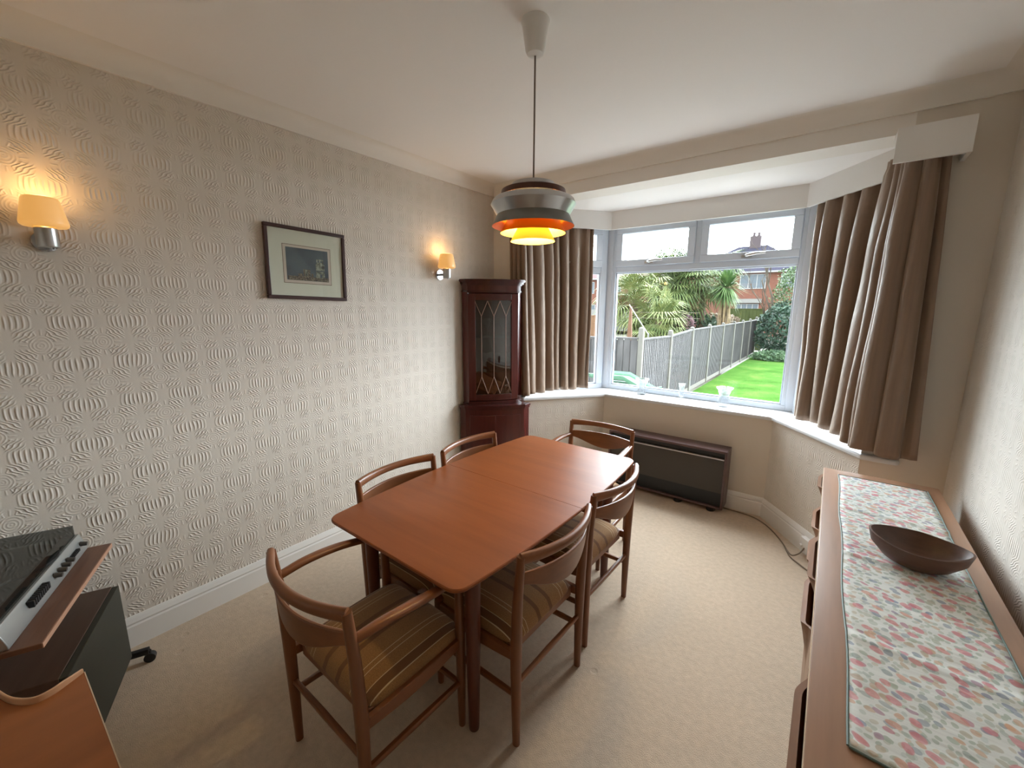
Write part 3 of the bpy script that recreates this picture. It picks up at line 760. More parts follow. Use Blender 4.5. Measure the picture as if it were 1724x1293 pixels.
# glasses on the cabinet shelves
gob = MB().lathe([(0, 0), (.030, 0), (.030, .003), (.004, .006), (.0035, .06), (.012, .075), (.028, .105), (.030, .13), (.026, .155), (.0245, .155), (.028, .13), (.026, .108), (.008, .08), (0, .078)], (0, 0, 0), 20).build('wine_glass', m_crystal, None)
gl_pos = [(-2.37, 2.70, 1.0685), (-2.30, 2.78, 1.0685), (-2.24, 2.86, 1.0685), (-2.39, 2.80, 1.0685), (-2.36, 2.72, 1.3685), (-2.27, 2.82, 1.3685)]
gl_lab = ['wine glass at the left front of the lower cabinet shelf', 'wine glass in the middle of the lower cabinet shelf', 'wine glass at the right of the lower cabinet shelf', 'wine glass at the back of the lower cabinet shelf', 'wine glass at the left of the upper cabinet shelf', 'wine glass at the right of the upper cabinet shelf']
for i, (p, l) in enumerate(zip(gl_pos, gl_lab)):
    o = gob if i == 0 else gob.copy()
    if i: C.objects.link(o)
    o.location = p; tag(o, l, 'glass', 'glasses in the corner cabinet')

# ------------------------------------------------------------------ storage heater
ht = thing('storage_heater', 'long low brown storage heater under the middle bay window', 'heater', (-1.02, 3.515, 0))
hw, hd = .49, .085
g = MB(); g.box(-hw, hw, -hd, hd, .500, .520); g.box(-hw, -hw + .018, -hd, hd, .035, .500); g.box(hw - .018, hw, -hd, hd, .035, .500); g.box(-hw + .018, hw - .018, hd - .01, hd, .04, .5)
g.box(-hw + .018, hw - .018, -hd, hd, .035, .050)
g.build('case', m_heat, ht, bev=.003)
MB().box(-hw + .018, hw - .018, -hd + .03, -hd + .04, .455, .50).build('vent_slot', m_heatblack, ht)
MB().box(-hw + .018, hw - .018, -hd + .002, -hd + .03, .444, .455).build('trim_strip', m_alu, ht, bev=.002)
MB().box(-hw + .018, hw - .018, -hd + .018, -hd + .03, .165, .444).build('front_panel', m_heatdark, ht)
MB().box(-hw + .018, hw - .018, -hd + .024, -hd + .034, .050, .165).build('lower_grille', m_heatblack, ht)
for x in (-.30, .14, .40):
    MB().tube([(x, -.03, 0), (x, -.03, .035)], [(.035, .05), (.03, .045)], 14).build('foot', m_black, ht)

# ------------------------------------------------------------------ socket and cable
sk = thing('socket_box', 'small white socket box on the right bay skirting beside the sideboard', 'socket', (.057, 3.150, 0), math.radians(-52.1))
MB().box(-.065, .065, -.035, 0.0, .035, .128).build('box', m_white, sk, bev=.004)
MB().tube([(-.045, -.035, .07), (-.045, -.047, .07)], .011, 12).build('cable_gland', m_white, sk)
P = spline([(-.60, 3.56, .006), (-.45, 3.555, .006), (-.34, 3.54, .006), (-.26, 3.49, .006), (-.18, 3.39, .006), (-.11, 3.26, .006), (-.07, 3.16, .006), (-.04, 3.11, .008), (-.005, 3.115, .030), (.018, 3.140, .062), (.0235, 3.150, .070)], 8)
tag(MB().tube(P, .0042, 8).build('power_cable', m_cable, None), 'thin brown cable running from the heater round the skirting to the socket', 'cable')
P = spline([(-.09, 3.20, .014), (-.05, 3.09, .006), (.00, 3.03, .006), (.06, 2.97, .006), (.13, 2.91, .006)], 8)
tag(MB().tube(P, .0042, 8).build('power_cable', m_cable, None), 'thin cable leaving the socket corner and passing behind the sideboard front', 'cable')

# ------------------------------------------------------------------ sideboard
sb = thing('sideboard', 'long teak sideboard with sculpted drawer lips along the right wall', 'sideboard', (0, 0, 0))
SX0, SX1, SY0, SY1 = .051, .488, .58, 2.692
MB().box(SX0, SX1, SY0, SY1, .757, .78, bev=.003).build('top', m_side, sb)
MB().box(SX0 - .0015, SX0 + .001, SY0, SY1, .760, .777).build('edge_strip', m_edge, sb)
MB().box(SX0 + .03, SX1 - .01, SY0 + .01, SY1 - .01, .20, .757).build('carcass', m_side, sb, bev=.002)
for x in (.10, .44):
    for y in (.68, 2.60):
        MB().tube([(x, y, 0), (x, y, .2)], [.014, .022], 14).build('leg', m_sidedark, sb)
def front(y0, y1, z0, z1, ya, yb, prot, nm):
    """drawer or door front whose top edge swells into a carved lip between ya and yb"""
    g = MB(); N = 60; NZ = 8; xf = SX0 + .008
    def pr(y, v):
        en, ef = (.03, .12) if yb - ya < .3 else (.10, .10)
        k = 0
        if ya - en < y < yb + ef:
            a = min(1, max(0, (y - ya + en) / en)); b = min(1, max(0, (yb + ef - y) / ef))
            k = (a * a * (3 - 2 * a)) * (b * b * (3 - 2 * b))
        return prot * k * (max(0, v - .5) / .5) ** 1.5
    Fv = []; Bv = []
    for i in range(N + 1):
        y = y0 + (y1 - y0) * i / N
        Fv.append([g.b.verts.new((xf - pr(y, j / NZ), y, z0 + (z1 - z0) * j / NZ)) for j in range(NZ + 1)])
        Bv.append([g.b.verts.new((xf + .014 - pr(y, j / NZ) * .98, y, z0 + (z1 - z0) * j / NZ)) for j in range(NZ + 1)])
    for i in range(N):
        for j in range(NZ):
            g.b.faces.new((Fv[i][j], Fv[i][j + 1], Fv[i + 1][j + 1], Fv[i + 1][j])); g.b.faces.new((Bv[i][j], Bv[i + 1][j], Bv[i + 1][j + 1], Bv[i][j + 1]))
        g.b.faces.new((Fv[i][NZ], Bv[i][NZ], Bv[i + 1][NZ], Fv[i + 1][NZ])); g.b.faces.new((Fv[i][0], Fv[i + 1][0], Bv[i + 1][0], Bv[i][0]))
    for i in (0, N):
        for j in range(NZ): g.b.faces.new((Fv[i][j], Bv[i][j], Bv[i][j + 1], Fv[i][j + 1]))
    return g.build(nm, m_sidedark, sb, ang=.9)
for z0, z1 in ((.585, .748), (.41, .577), (.215, .402)):
    front(2.165, 2.685, z0, z1, 2.47, 2.60, .028, 'drawer') if z0 > .5 else front(2.165, 2.685, z0, z1, 2.36, 2.54, .030, 'drawer')
for z0, z1 in ((.585, .748), (.215, .577)):
    front(1.345, 2.155, z0, z1, 1.58, 1.82, .032, 'drawer' if z0 > .5 else 'door')
front(.59, 1.335, .215, .748, .70, 1.04, .032, 'door')

# runner
RN = [(.112, 2.60), (.436, 2.60), (.430, .885), (.118, .925)]
g = MB(); NX, NY = 16, 120
creases = (2.16, 1.74, 1.275)
def rz(x, y):
    z = .7835 + .0012 * noise.noise(Vector((x * 9, y * 6, 0))) + .0008 * noise.noise(Vector((x * 30, y * 18, 2)))
    for c in creases:
        d = y - c - (x - .27) * -.05
        z += .0060 * math.exp(-(d / .010) ** 2) - .0008 * math.exp(-((d - .03) / .02) ** 2)
    return z
def rp(u, v):
    y = 2.60 + (.905 - 2.60) * v
    x0 = .112 + .010 * v + .003 * math.sin(v * 17); x1 = .436 + .0015 * math.sin(v * 11)
    x = x0 + (x1 - x0) * u; yy = y + .02 * (1 - u) * v
    return Vector((x, yy, rz(x, yy)))
g.grid(rp, NX, NY)
rn = g.build('table_runner', m_runner, None, ang=3, solid=.0022)
tag(rn, 'floral cotton runner with fold creases laid along the sideboard', 'table runner')
P1 = [rp(0, k / 60) + Vector((-.002, 0, .0005)) for k in range(61)]; P2 = [rp(k / 12, 1) + Vector((0, -.002, .0005)) for k in range(13)]; P3 = [rp(k / 12, 0) + Vector((0, .002, .0005)) for k in range(13)]; P4 = [rp(1, k / 60) + Vector((.002, 0, .0005)) for k in range(61)]
g = MB()
for P in (P1, P2, P3, P4): g.tube(P, .0026, 6)
g.build('piped_edge', m_piping, rn)
# bowl
bw = MB(); prof_o = [(.0, 0), (.05, 0), (.085, .012), (.118, .045), (.128, .078)]; prof_i = [(.122, .079), (.110, .050), (.078, .020), (.045, .011), (0, .009)]
N = 48; rings = []
for r, z in prof_o + prof_i:
    ring = []
    if r == 0: rings.append([bw.b.verts.new((0, 0, z))]); continue
    for k in range(N):
        th = 2 * PI * k / N; c, s = math.cos(th), math.sin(th)
        pinch = 1 + .10 * abs(c) ** 6
        lift = .010 * (abs(c) ** 3) * (z / .078)
        ring.append(bw.b.verts.new((r * .90 * c * pinch, r * .80 * s * (1 - .06 * abs(c)), z + lift)))
    rings.append(ring)
for A, B in zip(rings, rings[1:]):
    for k in range(N):
        k2 = (k + 1) % N
        if len(A) == 1: bw.b.faces.new((A[0], B[k2], B[k]))
        elif len(B) == 1: bw.b.faces.new((A[k], A[k2], B[0]))
        else: bw.b.faces.new((A[k], A[k2], B[k2], B[k]))
tag(bw.build('wooden_bowl', m_bowl, None, loc=(.305, 1.795, .7862), rot=(0, 0, math.radians(-8))), 'dark oval wooden bowl standing on the floral runner', 'bowl')

# ------------------------------------------------------------------ pendant lamp
PX, PY = -.990, 1.421
pd = thing('pendant_lamp', 'tiered aluminium and orange pendant lamp hanging over the table', 'lamp', (PX, PY, 0))
MB().lathe([(0, CZ), (.052, CZ), (.053, CZ - .006), (.050, CZ - .012), (.036, CZ - .098), (.030, CZ - .110), (.018, CZ - .114), (.0, CZ - .114)], seg=36).build('ceiling_cup', m_white, pd)
MB().tube([(0, 0, CZ - .115), (0, 0, 2.08)], .0034, 8).build('flex', plain('grey_flex', (122, 108, 96), .5), pd)
def shell(prof, mat, nm, th=.0012, mat2=None):
    g = MB(); inner = [(max(r - th, 0), z) for r, z in prof[::-1]]
    g.lathe(prof + inner, seg=64, close=True)
    o = g.build(nm, [mat, mat2 or mat], pd, ang=.6)
    if mat2:
        for p in o.data.polygons:
            c = p.center; nrm = p.normal; rad = Vector((c.x, c.y, 0)).normalized()
            if nrm.dot(rad) < 0 or nrm.z < -.7: p.material_index = 1
    return o
shell([(.0, 2.096), (.070, 2.096), (.083, 2.092), (.088, 2.068)], m_alu, 'top_cap')
shell([(.075, 2.074), (.112, 2.072), (.125, 2.066), (.129, 2.046)], m_shbrown, 'brown_ring')
shell([(.110, 2.036), (.152, 2.036), (.159, 2.030), (.167, 2.014), (.142, 1.972)], m_alu, 'silver_band', mat2=m_alu)
shell([(.135, 1.990), (.142, 1.978), (.152, 1.955), (.163, 1.934)], m_shgrey, 'grey_skirt', mat2=m_shor)
shell([(.085, 1.972), (.098, 1.965), (.130, 1.908)], m_shor, 'orange_shade', mat2=m_shyel)
shell([(.050, 1.935), (.060, 1.930), (.089, 1.877)], m_shyel, 'yellow_shade', mat2=m_shyel)
MB().lathe([(0, 2.03), (.018, 2.03), (.018, 1.99), (0, 1.985)], seg=20).build('lamp_holder', m_white, pd)
MB().lathe([(0, 1.986), (.012, 1.985), (.022, 1.970), (.029, 1.950), (.024, 1.930), (.012, 1.920), (0, 1.918)], seg=24).build('bulb', m_bulb, pd)
# ------------------------------------------------------------------ wall lights
def sconce(y, label):
    t = thing('wall_light', label, 'wall light', (LX, y, 1.87), 0, 'wall lights on the left wall')
    g = MB(); g.tube([(0, 0, -.005), (.014, 0, -.005)], [.040, .038], 32, up=(0, 0, 1)); g.build('backplate', m_chrome, t)
    MB().box(.014, .075, -.008, .008, -.012, .004, bev=.002).build('arm', m_steel, t)
    MB().lathe([(0, -.032), (.030, -.032), (.0315, -.028), (.0315, .036), (.028, .040), (0, .040)], (.090, 0, 0), 32).build('lamp_cup', m_alu, t)
    MB().tube([(.09, .012, -.032), (.09, .012, -.040)], .004, 8).build('switch', m_steel, t)
    MB().lathe([(.030, .041), (.060, .042), (.0665, .048), (.0675, .056), (.060, .095), (.0515, .138), (.047, .147), (.040, .149), (.036, .147), (.048, .136), (.056, .095), (.062, .058), (.058, .050), (.030, .047)], (.090, 0, 0), 40, close=True).build('glass_shade', m_opal, t, ang=1.2)
    L = bpy.data.lights.new('sconce_light', 'POINT'); L.energy = 1.1; L.color = (1, .56, .2); L.shadow_soft_size = .03
    lo = bpy.data.objects.new('sconce_light', L); C.objects.link(lo); lo.location = (LX + .09, y, 1.87 + .165)
    return t
sconce(.228, 'lit wall light at the near end of the left wall, above the music centre')
sconce(2.315, 'lit wall light at the far end of the left wall, beside the cabinet')

# ------------------------------------------------------------------ picture
pc = thing('framed_picture', 'small dark-framed night scene with cream mount on the left wall', 'picture', (LX, 1.268, 1.860)); pc.rotation_euler = (math.radians(-1.3), 0, 0)
W2, H2 = .236, .203
g = MB()
for q in ((-W2, W2, H2 - .020, H2), (-W2, W2, -H2, -H2 + .020), (-W2, -W2 + .020, -H2 + .02, H2 - .02), (W2 - .020, W2, -H2 + .02, H2 - .02)):
    g.box(.002, .024, q[0], q[1], q[2], q[3])
g.build('frame', m_frame, pc, bev=.004)
MB().box(.004, .012, -W2 + .018, W2 - .018, -H2 + .018, H2 - .018).build('mount', m_mat, pc)
m_line = plain('mount_line', (120, 100, 78), .7); m_pale = plain('pale_paper', (214, 200, 186), .8)
MB().box(.012, .0124, -.142, .142, -.112, .104).build('mount_line', m_line, pc)
art = MB().box(.0124, .0128, -.139, .139, -.109, .101).build('paper_margin', m_pale, pc)
m = M_('night_sky_print'); f = m.noise(m.coords(), 9, 4); m.base(m.ramp(f, [(.3, lin((62, 70, 78))), (.6, lin((88, 98, 106))), (.85, lin((98, 104, 100)))])); m.set(Roughness=.6); m_night = m.m
m = M_('lit_stone_print'); f = m.noise(m.coords((1, 30, 30)), 2, 4); m.base(m.ramp(f, [(.35, lin((70, 68, 60))), (.55, lin((150, 152, 134))), (.75, lin((196, 200, 184)))])); m.set(Roughness=.6); m_lit = m.m
m = M_('street_print'); f = m.noise(m.coords((1, 40, 60)), 2, 4); m.base(m.ramp(f, [(.35, lin((60, 52, 46))), (.55, lin((116, 102, 84))), (.8, lin((190, 184, 160)))])); m.set(Roughness=.6); m_street = m.m
MB().box(.0128, .0131, -.124, .124, -.094, .088).build('print_sky', m_night, pc)
g = MB(); g.box(.0131, .0133, -.120, .122, -.093, -.070); g.box(.0131, .0133, -.03, .012, -.070, -.028); g.box(.0131, .0133, -.060, -.035, -.07, -.055); g.box(.0131, .0133, .016, .03, -.07, -.050); g.build('print_street', m_street, pc, shade=False)
g = MB(); g.box(.0133, .0135, .046, .100, -.072, .006); g.box(.0133, .0135, .052, .094, .006, .036); g.build('print_tower', m_lit, pc, shade=False)
MB().box(.0133, .0135, -.02, -.004, -.066, -.030).build('print_lit_arch', m_lit, pc, shade=False)
for q in ((.058, .068, .018, .028), (.076, .086, .018, .028), (.060, .088, .036, .048), (.046, .100, -.034, -.029), (.070, .084, -.07, -.05)): MB().box(.0135, .0137, *q).build('print_window', m_night, pc, shade=False)
MB().box(.0165, .0175, -W2 + .018, W2 - .018, -H2 + .018, H2 - .018).build('picture_glass', m_glass, pc, shade=False)

# ------------------------------------------------------------------ vases on the sill
m_v = m_crystal
def vase(x, y, h, prof, label):
    o = MB().lathe([(r * h, z * h) for r, z in prof], (0, 0, 0), 24).build('glass_vase', m_v, None, ang=.9); o.location = (x, y, SILL); return tag(o, label, 'vase', 'cut glass vases on the window sill')
pA = [(0, 0), (.27, 0), (.27, .05), (.24, .3), (.26, .6), (.34, .85), (.42, 1), (.38, 1), (.30, .85), (.22, .6), (.20, .3), (.2, .1), (0, .08)]
pB = [(0, 0), (.16, 0), (.17, .04), (.07, .12), (.12, .2), (.15, .45), (.15, .75), (.21, .96), (.20, 1), (.17, .96), (.12, .75), (.12, .45), (.09, .22), (0, .18)]
pC = [(0, 0), (.26, 0), (.27, .04), (.23, .3), (.24, .6), (.31, .88), (.40, 1), (.36, 1), (.27, .88), (.20, .6), (.19, .3), (.19, .1), (0, .08)]
vase(-1.365, 3.79, .150, pA, 'squat cut glass vase at the left of the sill')
vase(-1.000, 3.78, .145, pB, 'slim footed glass vase in the middle of the sill')
vase(-.648, 3.735, .160, pC, 'flared cut glass vase at the right of the sill')

# ------------------------------------------------------------------ music centre corner (rotated furniture)
ang = math.atan2(.39, -.92)                 # direction of the long edges, seen from above
E1 = Vector((-.9205, .3907, 0)); E2 = Vector((.3907, .9205, 0))
O = Vector((-2.341, .236, 0))               # front wall-side corner of the trolley shelf
def Mrot(o): return Matrix(((-E1.x, E2.x, 0, o.x), (-E1.y, E2.y, 0, o.y), (0, 0, 1, o.z), (0, 0, 0, 1)))
# local: x runs from the wall side towards the viewer, y towards the window (front face at y = 0, depth negative)
def rooted(name, label, cat, o):
    t = thing(name, label, cat, o); t.rotation_euler = (0, 0, math.atan2(-E1.y, -E1.x)); return t
tr = rooted('hifi_trolley', 'walnut hi-fi trolley on black castors at the near left wall', 'trolley', O)
MB().box(0, .615, -.36, 0, .602, .620).build('top_shelf', m_shelfw, tr, bev=.002)
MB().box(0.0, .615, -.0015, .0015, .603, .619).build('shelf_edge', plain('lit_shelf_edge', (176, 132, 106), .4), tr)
MB().box(.02, .595, -.36, -.05, .062, .078).build('bottom_shelf', m_shelfw, tr, bev=.002)
for x in (.03, .585): MB().tube([(x, -.33, .078), (x, -.33, .602)], .010, 10).build('upright', m_black, tr)
for x in (-.01, .62): 
    MB().tube([(x, -.30, .055), (x, -.0, .055), (x, .055, .055)], [.014, .014, .014], 10, sq=4).build('castor_bar', m_black, tr)
    for y in (-.30, .055):
        MB().tube([(x - .012, y, .022), (x + .012, y, .022)], .022, 20, up=(0, 0, 1)).tube([(x, y, .04), (x, y, .055)], .008, 8).build('castor', m_black, tr)
sp_ = rooted('loudspeaker', 'dark wood loudspeaker with black-green grille on the trolley under the shelf', 'loudspeaker', O + E1 * -.045 + Vector((0, 0, .078)))
MB().box(-.015, .50, -.30, -.014, 0, .358).build('cabinet', m_spk, sp_, bev=.002)
MB().box(-.013, .498, -.014, .008, .002, .356).build('grille', plain('speaker_grille', (56, 54, 44), .9, bump=(500, .3, .002)), sp_, bev=.002)
mc = rooted('music_centre', 'silver music centre with smoked lid on the trolley shelf', 'music centre', O + E1 * -.005 + E2 * -.072 + Vector((0, 0, .6205)))
g = MB(); prof = [(0, .0), (0, .012), (-.018, .070), (-.30, .070), (-.30, 0)]
A = [g.b.verts.new((.0, y, z)) for y, z in prof]; B = [g.b.verts.new((.60, y, z)) for y, z in prof]
for k in range(5): g.b.faces.new((A[k], A[(k + 1) % 5], B[(k + 1) % 5], B[k]))
g.b.faces.new(A); g.b.faces.new(B[::-1])
g.build('body', plain('silver_fascia', (168, 170, 168), .35, .6), mc, bev=.002)
MB().box(.01, .55, -.0175, -.0155, .0475, .0495, M=Matrix.Identity(4)).build('fascia_groove', m_black, mc)
for i, x in enumerate((.035, .16, .195, .23, .265)):
    z = .040; y = -.0085
    MB().tube([(x, y, z), (x, y + .022, z - .004)], [.0095, .008], 16, up=(0, 0, 1)).build('knob', plain('dark_knob', (86, 82, 78), .4, .4) if i == 0 else bpy.data.materials['dark_knob'], mc)
for i in range(7):
    x = .075 + i * .010
    MB().box(x, x + .005, -.008, .004, .030, .040).build('button', m_black, mc)
g = MB()
for i in range(9): x = .335 + i * .013; g.box(x, x + .009, -.012, .006, .034, .056)
g.build('tape_keys', m_black, mc)
lid = MB().box(.012, .59, -.285, -.026, .112, .115).box(.012, .59, -.029, -.026, .0705, .112).box(.012, .015, -.282, -.029, .0705, .112).box(.587, .59, -.282, -.029, .0705, .112).build('smoked_lid', m_smoke, mc, shade=False)
pt = MB().lathe([(0, .071), (.13, .071), (.14, .077), (.14, .083), (0, .083)], (.20, -.155, 0), 40).build('turntable_platter', m_black, mc)
MB().tube([(.40, -.24, .095), (.40, -.12, .095), (.34, -.08, .092)], .004, 8).build('tonearm', m_alu, mc)

# curved-ply side table at the bottom-left
rt = thing('curved_side_table', 'orange teak table with curled plywood lip at the bottom left corner', 'side table', (-1.645, .060, 0), math.radians(.9))
g = MB()
curve = [(0, 0), (.018, -.032), (.034, -.068), (.030, -.104), (-.02, -.140), (-.10, -.165)]
cs = spline([(x, y, 0) for x, y in curve], 6)
poly = [(p.x, p.y) for p in cs] + [(-.10, -.62), (.62, -.62), (.62, 0)]
g.prism(poly, .532, .548)
g.build('tabletop', m_orange, rt, bev=.002, shade=False)
g = MB(); th = .006
V = []
for i, p in enumerate(cs):
    d = (cs[min(i + 1, len(cs) - 1)] - cs[max(i - 1, 0)]).normalized(); nrm = Vector((-d.y, d.x, 0)) * -th
    hgt = .548 + .006 * min(1, i / 8)
    q = p + nrm
    V.append([g.b.verts.new((p.x, p.y, .530)), g.b.verts.new((q.x, q.y, .530)), g.b.verts.new((q.x, q.y, hgt + .012)), g.b.verts.new((p.x, p.y, hgt + .012))])
for A, B in zip(V, V[1:]):
    for k in range(4): g.b.faces.new((A[k], A[(k + 1) % 4], B[(k + 1) % 4], B[k]))
g.b.faces.new(V[0][::-1]); g.b.faces.new(V[-1])
g.build('curved_lip', wood('ply_lip', (206, 160, 122), 'y', .4, .15), rt, bev=.002)
MB().box(0.0, .62, -.0005, .0018, .533, .5485).build('pale_edge', m_edge, rt)
for x, y in ((.06, -.05), (.56, -.05), (.06, -.56), (.56, -.56)):
    MB().tube([(x, y, 0), (x, y, .532)], [.012, .018], 12).build('leg', m_orange, rt)

# ------------------------------------------------------------------ garden
GZ = -.80
def leafcol(name, a, b, rough=.6):
    m = M_(name); f = m.noise(m.coords(), 3.0, 3); m.base(m.ramp(f, [(.3, lin(a)), (.7, lin(b))])); m.set(Roughness=rough); m.b.inputs['Specular IOR Level'].default_value = .3; return m.m
m = M_('lawn_grass'); f = m.noise(m.coords(), 1.1, 4, .7); f2 = m.noise(m.coords(), 25, 3)
m.base(m.ramp(m.math('ADD', m.math('MULTIPLY', f, .75), m.math('MULTIPLY', f2, .25)), [(.35, lin((48, 78, 32))), (.52, lin((62, 94, 42))), (.68, lin((88, 102, 54)))])); m.set(Roughness=1.0); m.b.inputs['Specular IOR Level'].default_value = 0.0; m.bump(f2, .4, .03); m_lawn = m.m
S('reflector', MB().box(-3.05, 3.5, 4.2, 10.0, GZ - .1, GZ + .01), plain('reflector_slabs', (172, 169, 164), .9, var=.05, spec=.1), 'unseen pale patio directly below the bay window', 'reflector', shade=False)  # pale slab added out of view to bounce daylight onto the ceiling
S('lawn', MB().box(-3.05, 3.0, 10.0, 25.5, GZ - .1, GZ), m_lawn, 'green lawn beyond the bay window', 'lawn', shade=False)
S('ground', MB().box(-40, 30, 4.2, 75, GZ - .25, GZ - .11), leafcol('soil', (60, 62, 50), (84, 82, 66)), 'dull ground of the neighbouring gardens', 'ground', shade=False)
m = M_('weathered_board'); f = m.noise(m.coords((3, 6, .7)), 2.2, 4); m.base(m.ramp(f, [(.3, lin((62, 61, 62))), (.7, lin((92, 90, 90)))])); m.set(Roughness=.9); m_fence = m.m
m_conc = plain('concrete_post', (110, 108, 102), .95, var=.08, spec=.1)
FX = -3.18
fe = thing('garden_fence', 'long grey feather-edge fence with concrete posts running down the garden', 'fence', (FX, 8.0, GZ))
posts = [8.62, 10.62, 12.62, 14.72, 16.82, 18.92, 21.0, 23.0, 25.0]
tops = [1.10, .96, .97, .98, .98, .98, .98, 1.0, 1.06]
for i, (y, zt) in enumerate(zip(posts, tops)):
    yl = y - 8.0
    MB().tube([(0, yl, 0), (0, yl, zt - GZ + .02), (0, yl, zt - GZ + .09), (0, yl, zt - GZ + .115)], [(.055, .055), (.055, .055), (.05, .05), (.02, .02)], 8, sq=6).build('fence_post', m_conc, fe)
def panel(g, a, b, z0, za, zb, n):
    a, b = Vector(a), Vector(b); d = (b - a) / n; nrm = Vector((d.y, -d.x, 0)).normalized()
    for k in range(n):
        p, q = a + d * (k + .04), a + d * (k + .88); zt = za + (zb - za) * (k + .5) / n
        g.prism([(p.x, p.y), (q.x, q.y), ((q + nrm * .012).x, (q + nrm * .012).y), ((p + nrm * .024).x, (p + nrm * .024).y)], z0, zt)
    g.prism([(a.x, a.y), (b.x, b.y), ((b - nrm * .02).x, (b - nrm * .02).y), ((a - nrm * .02).x, (a - nrm * .02).y)], z0, min(za, zb) - .01)
    # capping rail
    V = [g.b.verts.new(v) for v in ((a.x - nrm.x * .03, a.y - nrm.y * .03, za), (a.x + nrm.x * .04, a.y + nrm.y * .04, za), (b.x + nrm.x * .04, b.y + nrm.y * .04, zb), (b.x - nrm.x * .03, b.y - nrm.y * .03, zb),
                                    (a.x - nrm.x * .03, a.y - nrm.y * .03, za + .035), (a.x + nrm.x * .04, a.y + nrm.y * .04, za + .035), (b.x + nrm.x * .04, b.y + nrm.y * .04, zb + .035), (b.x - nrm.x * .03, b.y - nrm.y * .03, zb + .035))]
    for f in ((0, 1, 2, 3), (7, 6, 5, 4), (0, 4, 5, 1), (1, 5, 6, 2), (2, 6, 7, 3), (3, 7, 4, 0)): g.b.faces.new([V[k] for k in f])
ptop = [(.94, .90), (.90, .98), (.98, .98), (.98, .98), (.98, .98), (.98, .98), (.98, .98), (.98, 1.0)]
for (y0, y1), (za, zb) in zip(zip(posts, posts[1:]), ptop):
    g = MB(); panel(g, (0, y0 - 8 + .06, 0), (0, y1 - 8 - .06, 0), .12, za - GZ, zb - GZ, 17)
    g.build('fence_panel', m_fence, fe, shade=False)
    MB().box(-.025, .025, y0 - 8 + .06, y1 - 8 - .06, 0, .12).build('gravel_board', m_conc, fe, shade=False)
fe2 = thing('side_fence', 'pale slatted fence panels nearest the house, left of the long fence', 'fence', (-3.25, 8.6, GZ))
g = MB(); panel(g, (-1.85, -.30, 0), (.02, -.02, 0), .05, 1.74, 1.76, 13); g.build('fence_panel', m_fence, fe2, shade=False)
g = MB(); panel(g, (-3.80, -.60, 0), (-1.95, -.32, 0), .05, 1.74, 1.72, 13); g.build('fence_panel', m_fence, fe2, shade=False)
MB().tube([(-1.9, -.31, 0), (-1.9, -.31, 1.88)], .055, 8, sq=6).build('fence_post', m_conc, fe2)
# green plastic slide
sl = thing('garden_slide', 'green plastic slide standing against the fence outside', 'slide', (-2.75, 6.9, GZ), math.radians(8))
m_gr = plain('green_plastic', (56, 100, 74), .5)
g = MB()
def sfn(u, v):
    x = -.62 + 1.1 * u; z = 1.20 - (0 if u < .55 else (u - .55) * .55) ; y = (v - .5) * .5
    return Vector((x, y, z + (.07 if abs(v - .5) > .42 else 0)))
g.grid(sfn, 20, 12); g.build('chute', m_gr, sl, solid=.02)
MB().box(-.60, .02, -.22, -.18, .0, 1.10).build('side_panel', m_gr, sl); MB().box(-.60, .02, .18, .22, 0, 1.10).build('side_panel', m_gr, sl)
MB().tube([(.42, -.12, 1.0), (.52, -.10, 1.08), (.60, -.08, 1.10)], .03, 10).tube([(.45, -.1, 0), (.44, -.1, 1.0)], .03, 10).build('support', m_gr, sl)

# palms --------------------------------------------------------------
def fan_leaf(bmb, base, direction, up, R_, n=20, spread=150, droop=.25, w_=.035, rnd=random):
    d = Vector(direction).normalized(); a = d.cross(Vector(up)); a = a.normalized() if a.length > .01 else Vector((1, 0, 0)); c = a.cross(d).normalized()
    for k in range(n):
        th = math.radians(-spread / 2 + spread * k / (n - 1)) ; L_ = R_ * rnd.uniform(.82, 1.05)
        v = d * math.cos(th) + a * math.sin(th); s_ = v.cross(c).normalized() * (w_ * .5)
        p0 = Vector(base); p1 = p0 + v * L_ * .55 + c * .03; p2 = p0 + v * L_ + Vector((0, 0, -droop * L_ * rnd.uniform(.5, 1.4)))
        q = [bmb.b.verts.new(x) for x in (p0, p1 + s_, p2, p1 - s_)]
        bmb.b.faces.new((q[0], q[1], q[3])); bmb.b.faces.new((q[1], q[2], q[3]))
m_palm = [leafcol('palm_green', (46, 70, 36), (104, 118, 66)), leafcol('palm_light', (66, 88, 44), (132, 138, 82)), leafcol('cordyline_green', (56, 88, 50), (112, 136, 82))]
m_trunk = leafcol('palm_trunk', (84, 70, 56), (118, 102, 82), .9)
def palm(x, y, h, R_, n, seed, label, mat):
    rnd = random.Random(seed); t = thing('fan_palm', label, 'palm tree', (x, y, GZ), 0, 'fan palms behind the fence')
    MB().tube([(0, 0, 0), (.05, 0, h * .5), (0, .02, h)], [.14, .13, .11], 10).build('trunk', m_trunk, t)
    g = MB()
    for k in range(n):
        az = rnd.uniform(0, 2 * PI); el = rnd.uniform(-.75, 1.25); st = rnd.uniform(.35, .85) * R_
        v = Vector((math.cos(az) * math.cos(el), math.sin(az) * math.cos(el), math.sin(el)))
        b0 = Vector((0, 0, h + rnd.uniform(-.5, .1))); b1 = b0 + v * st
        g.tube([b0, b0.lerp(b1, .5) + Vector((0, 0, .06)), b1], .008, 4, caps=False)
        fan_leaf(g, b1, v + Vector((0, 0, -.25)), (0, 0, 1) if abs(v.z) < .9 else (1, 0, 0), R_ * rnd.uniform(.55, .8), 16, 170, rnd.uniform(.1, .5), .05, rnd)
    g.build('fronds', mat, t, shade=False)
palm(-6.45, 16.5, 2.75, 1.35, 70, 1, 'pale green fan palm at the left behind the fence', m_palm[1])
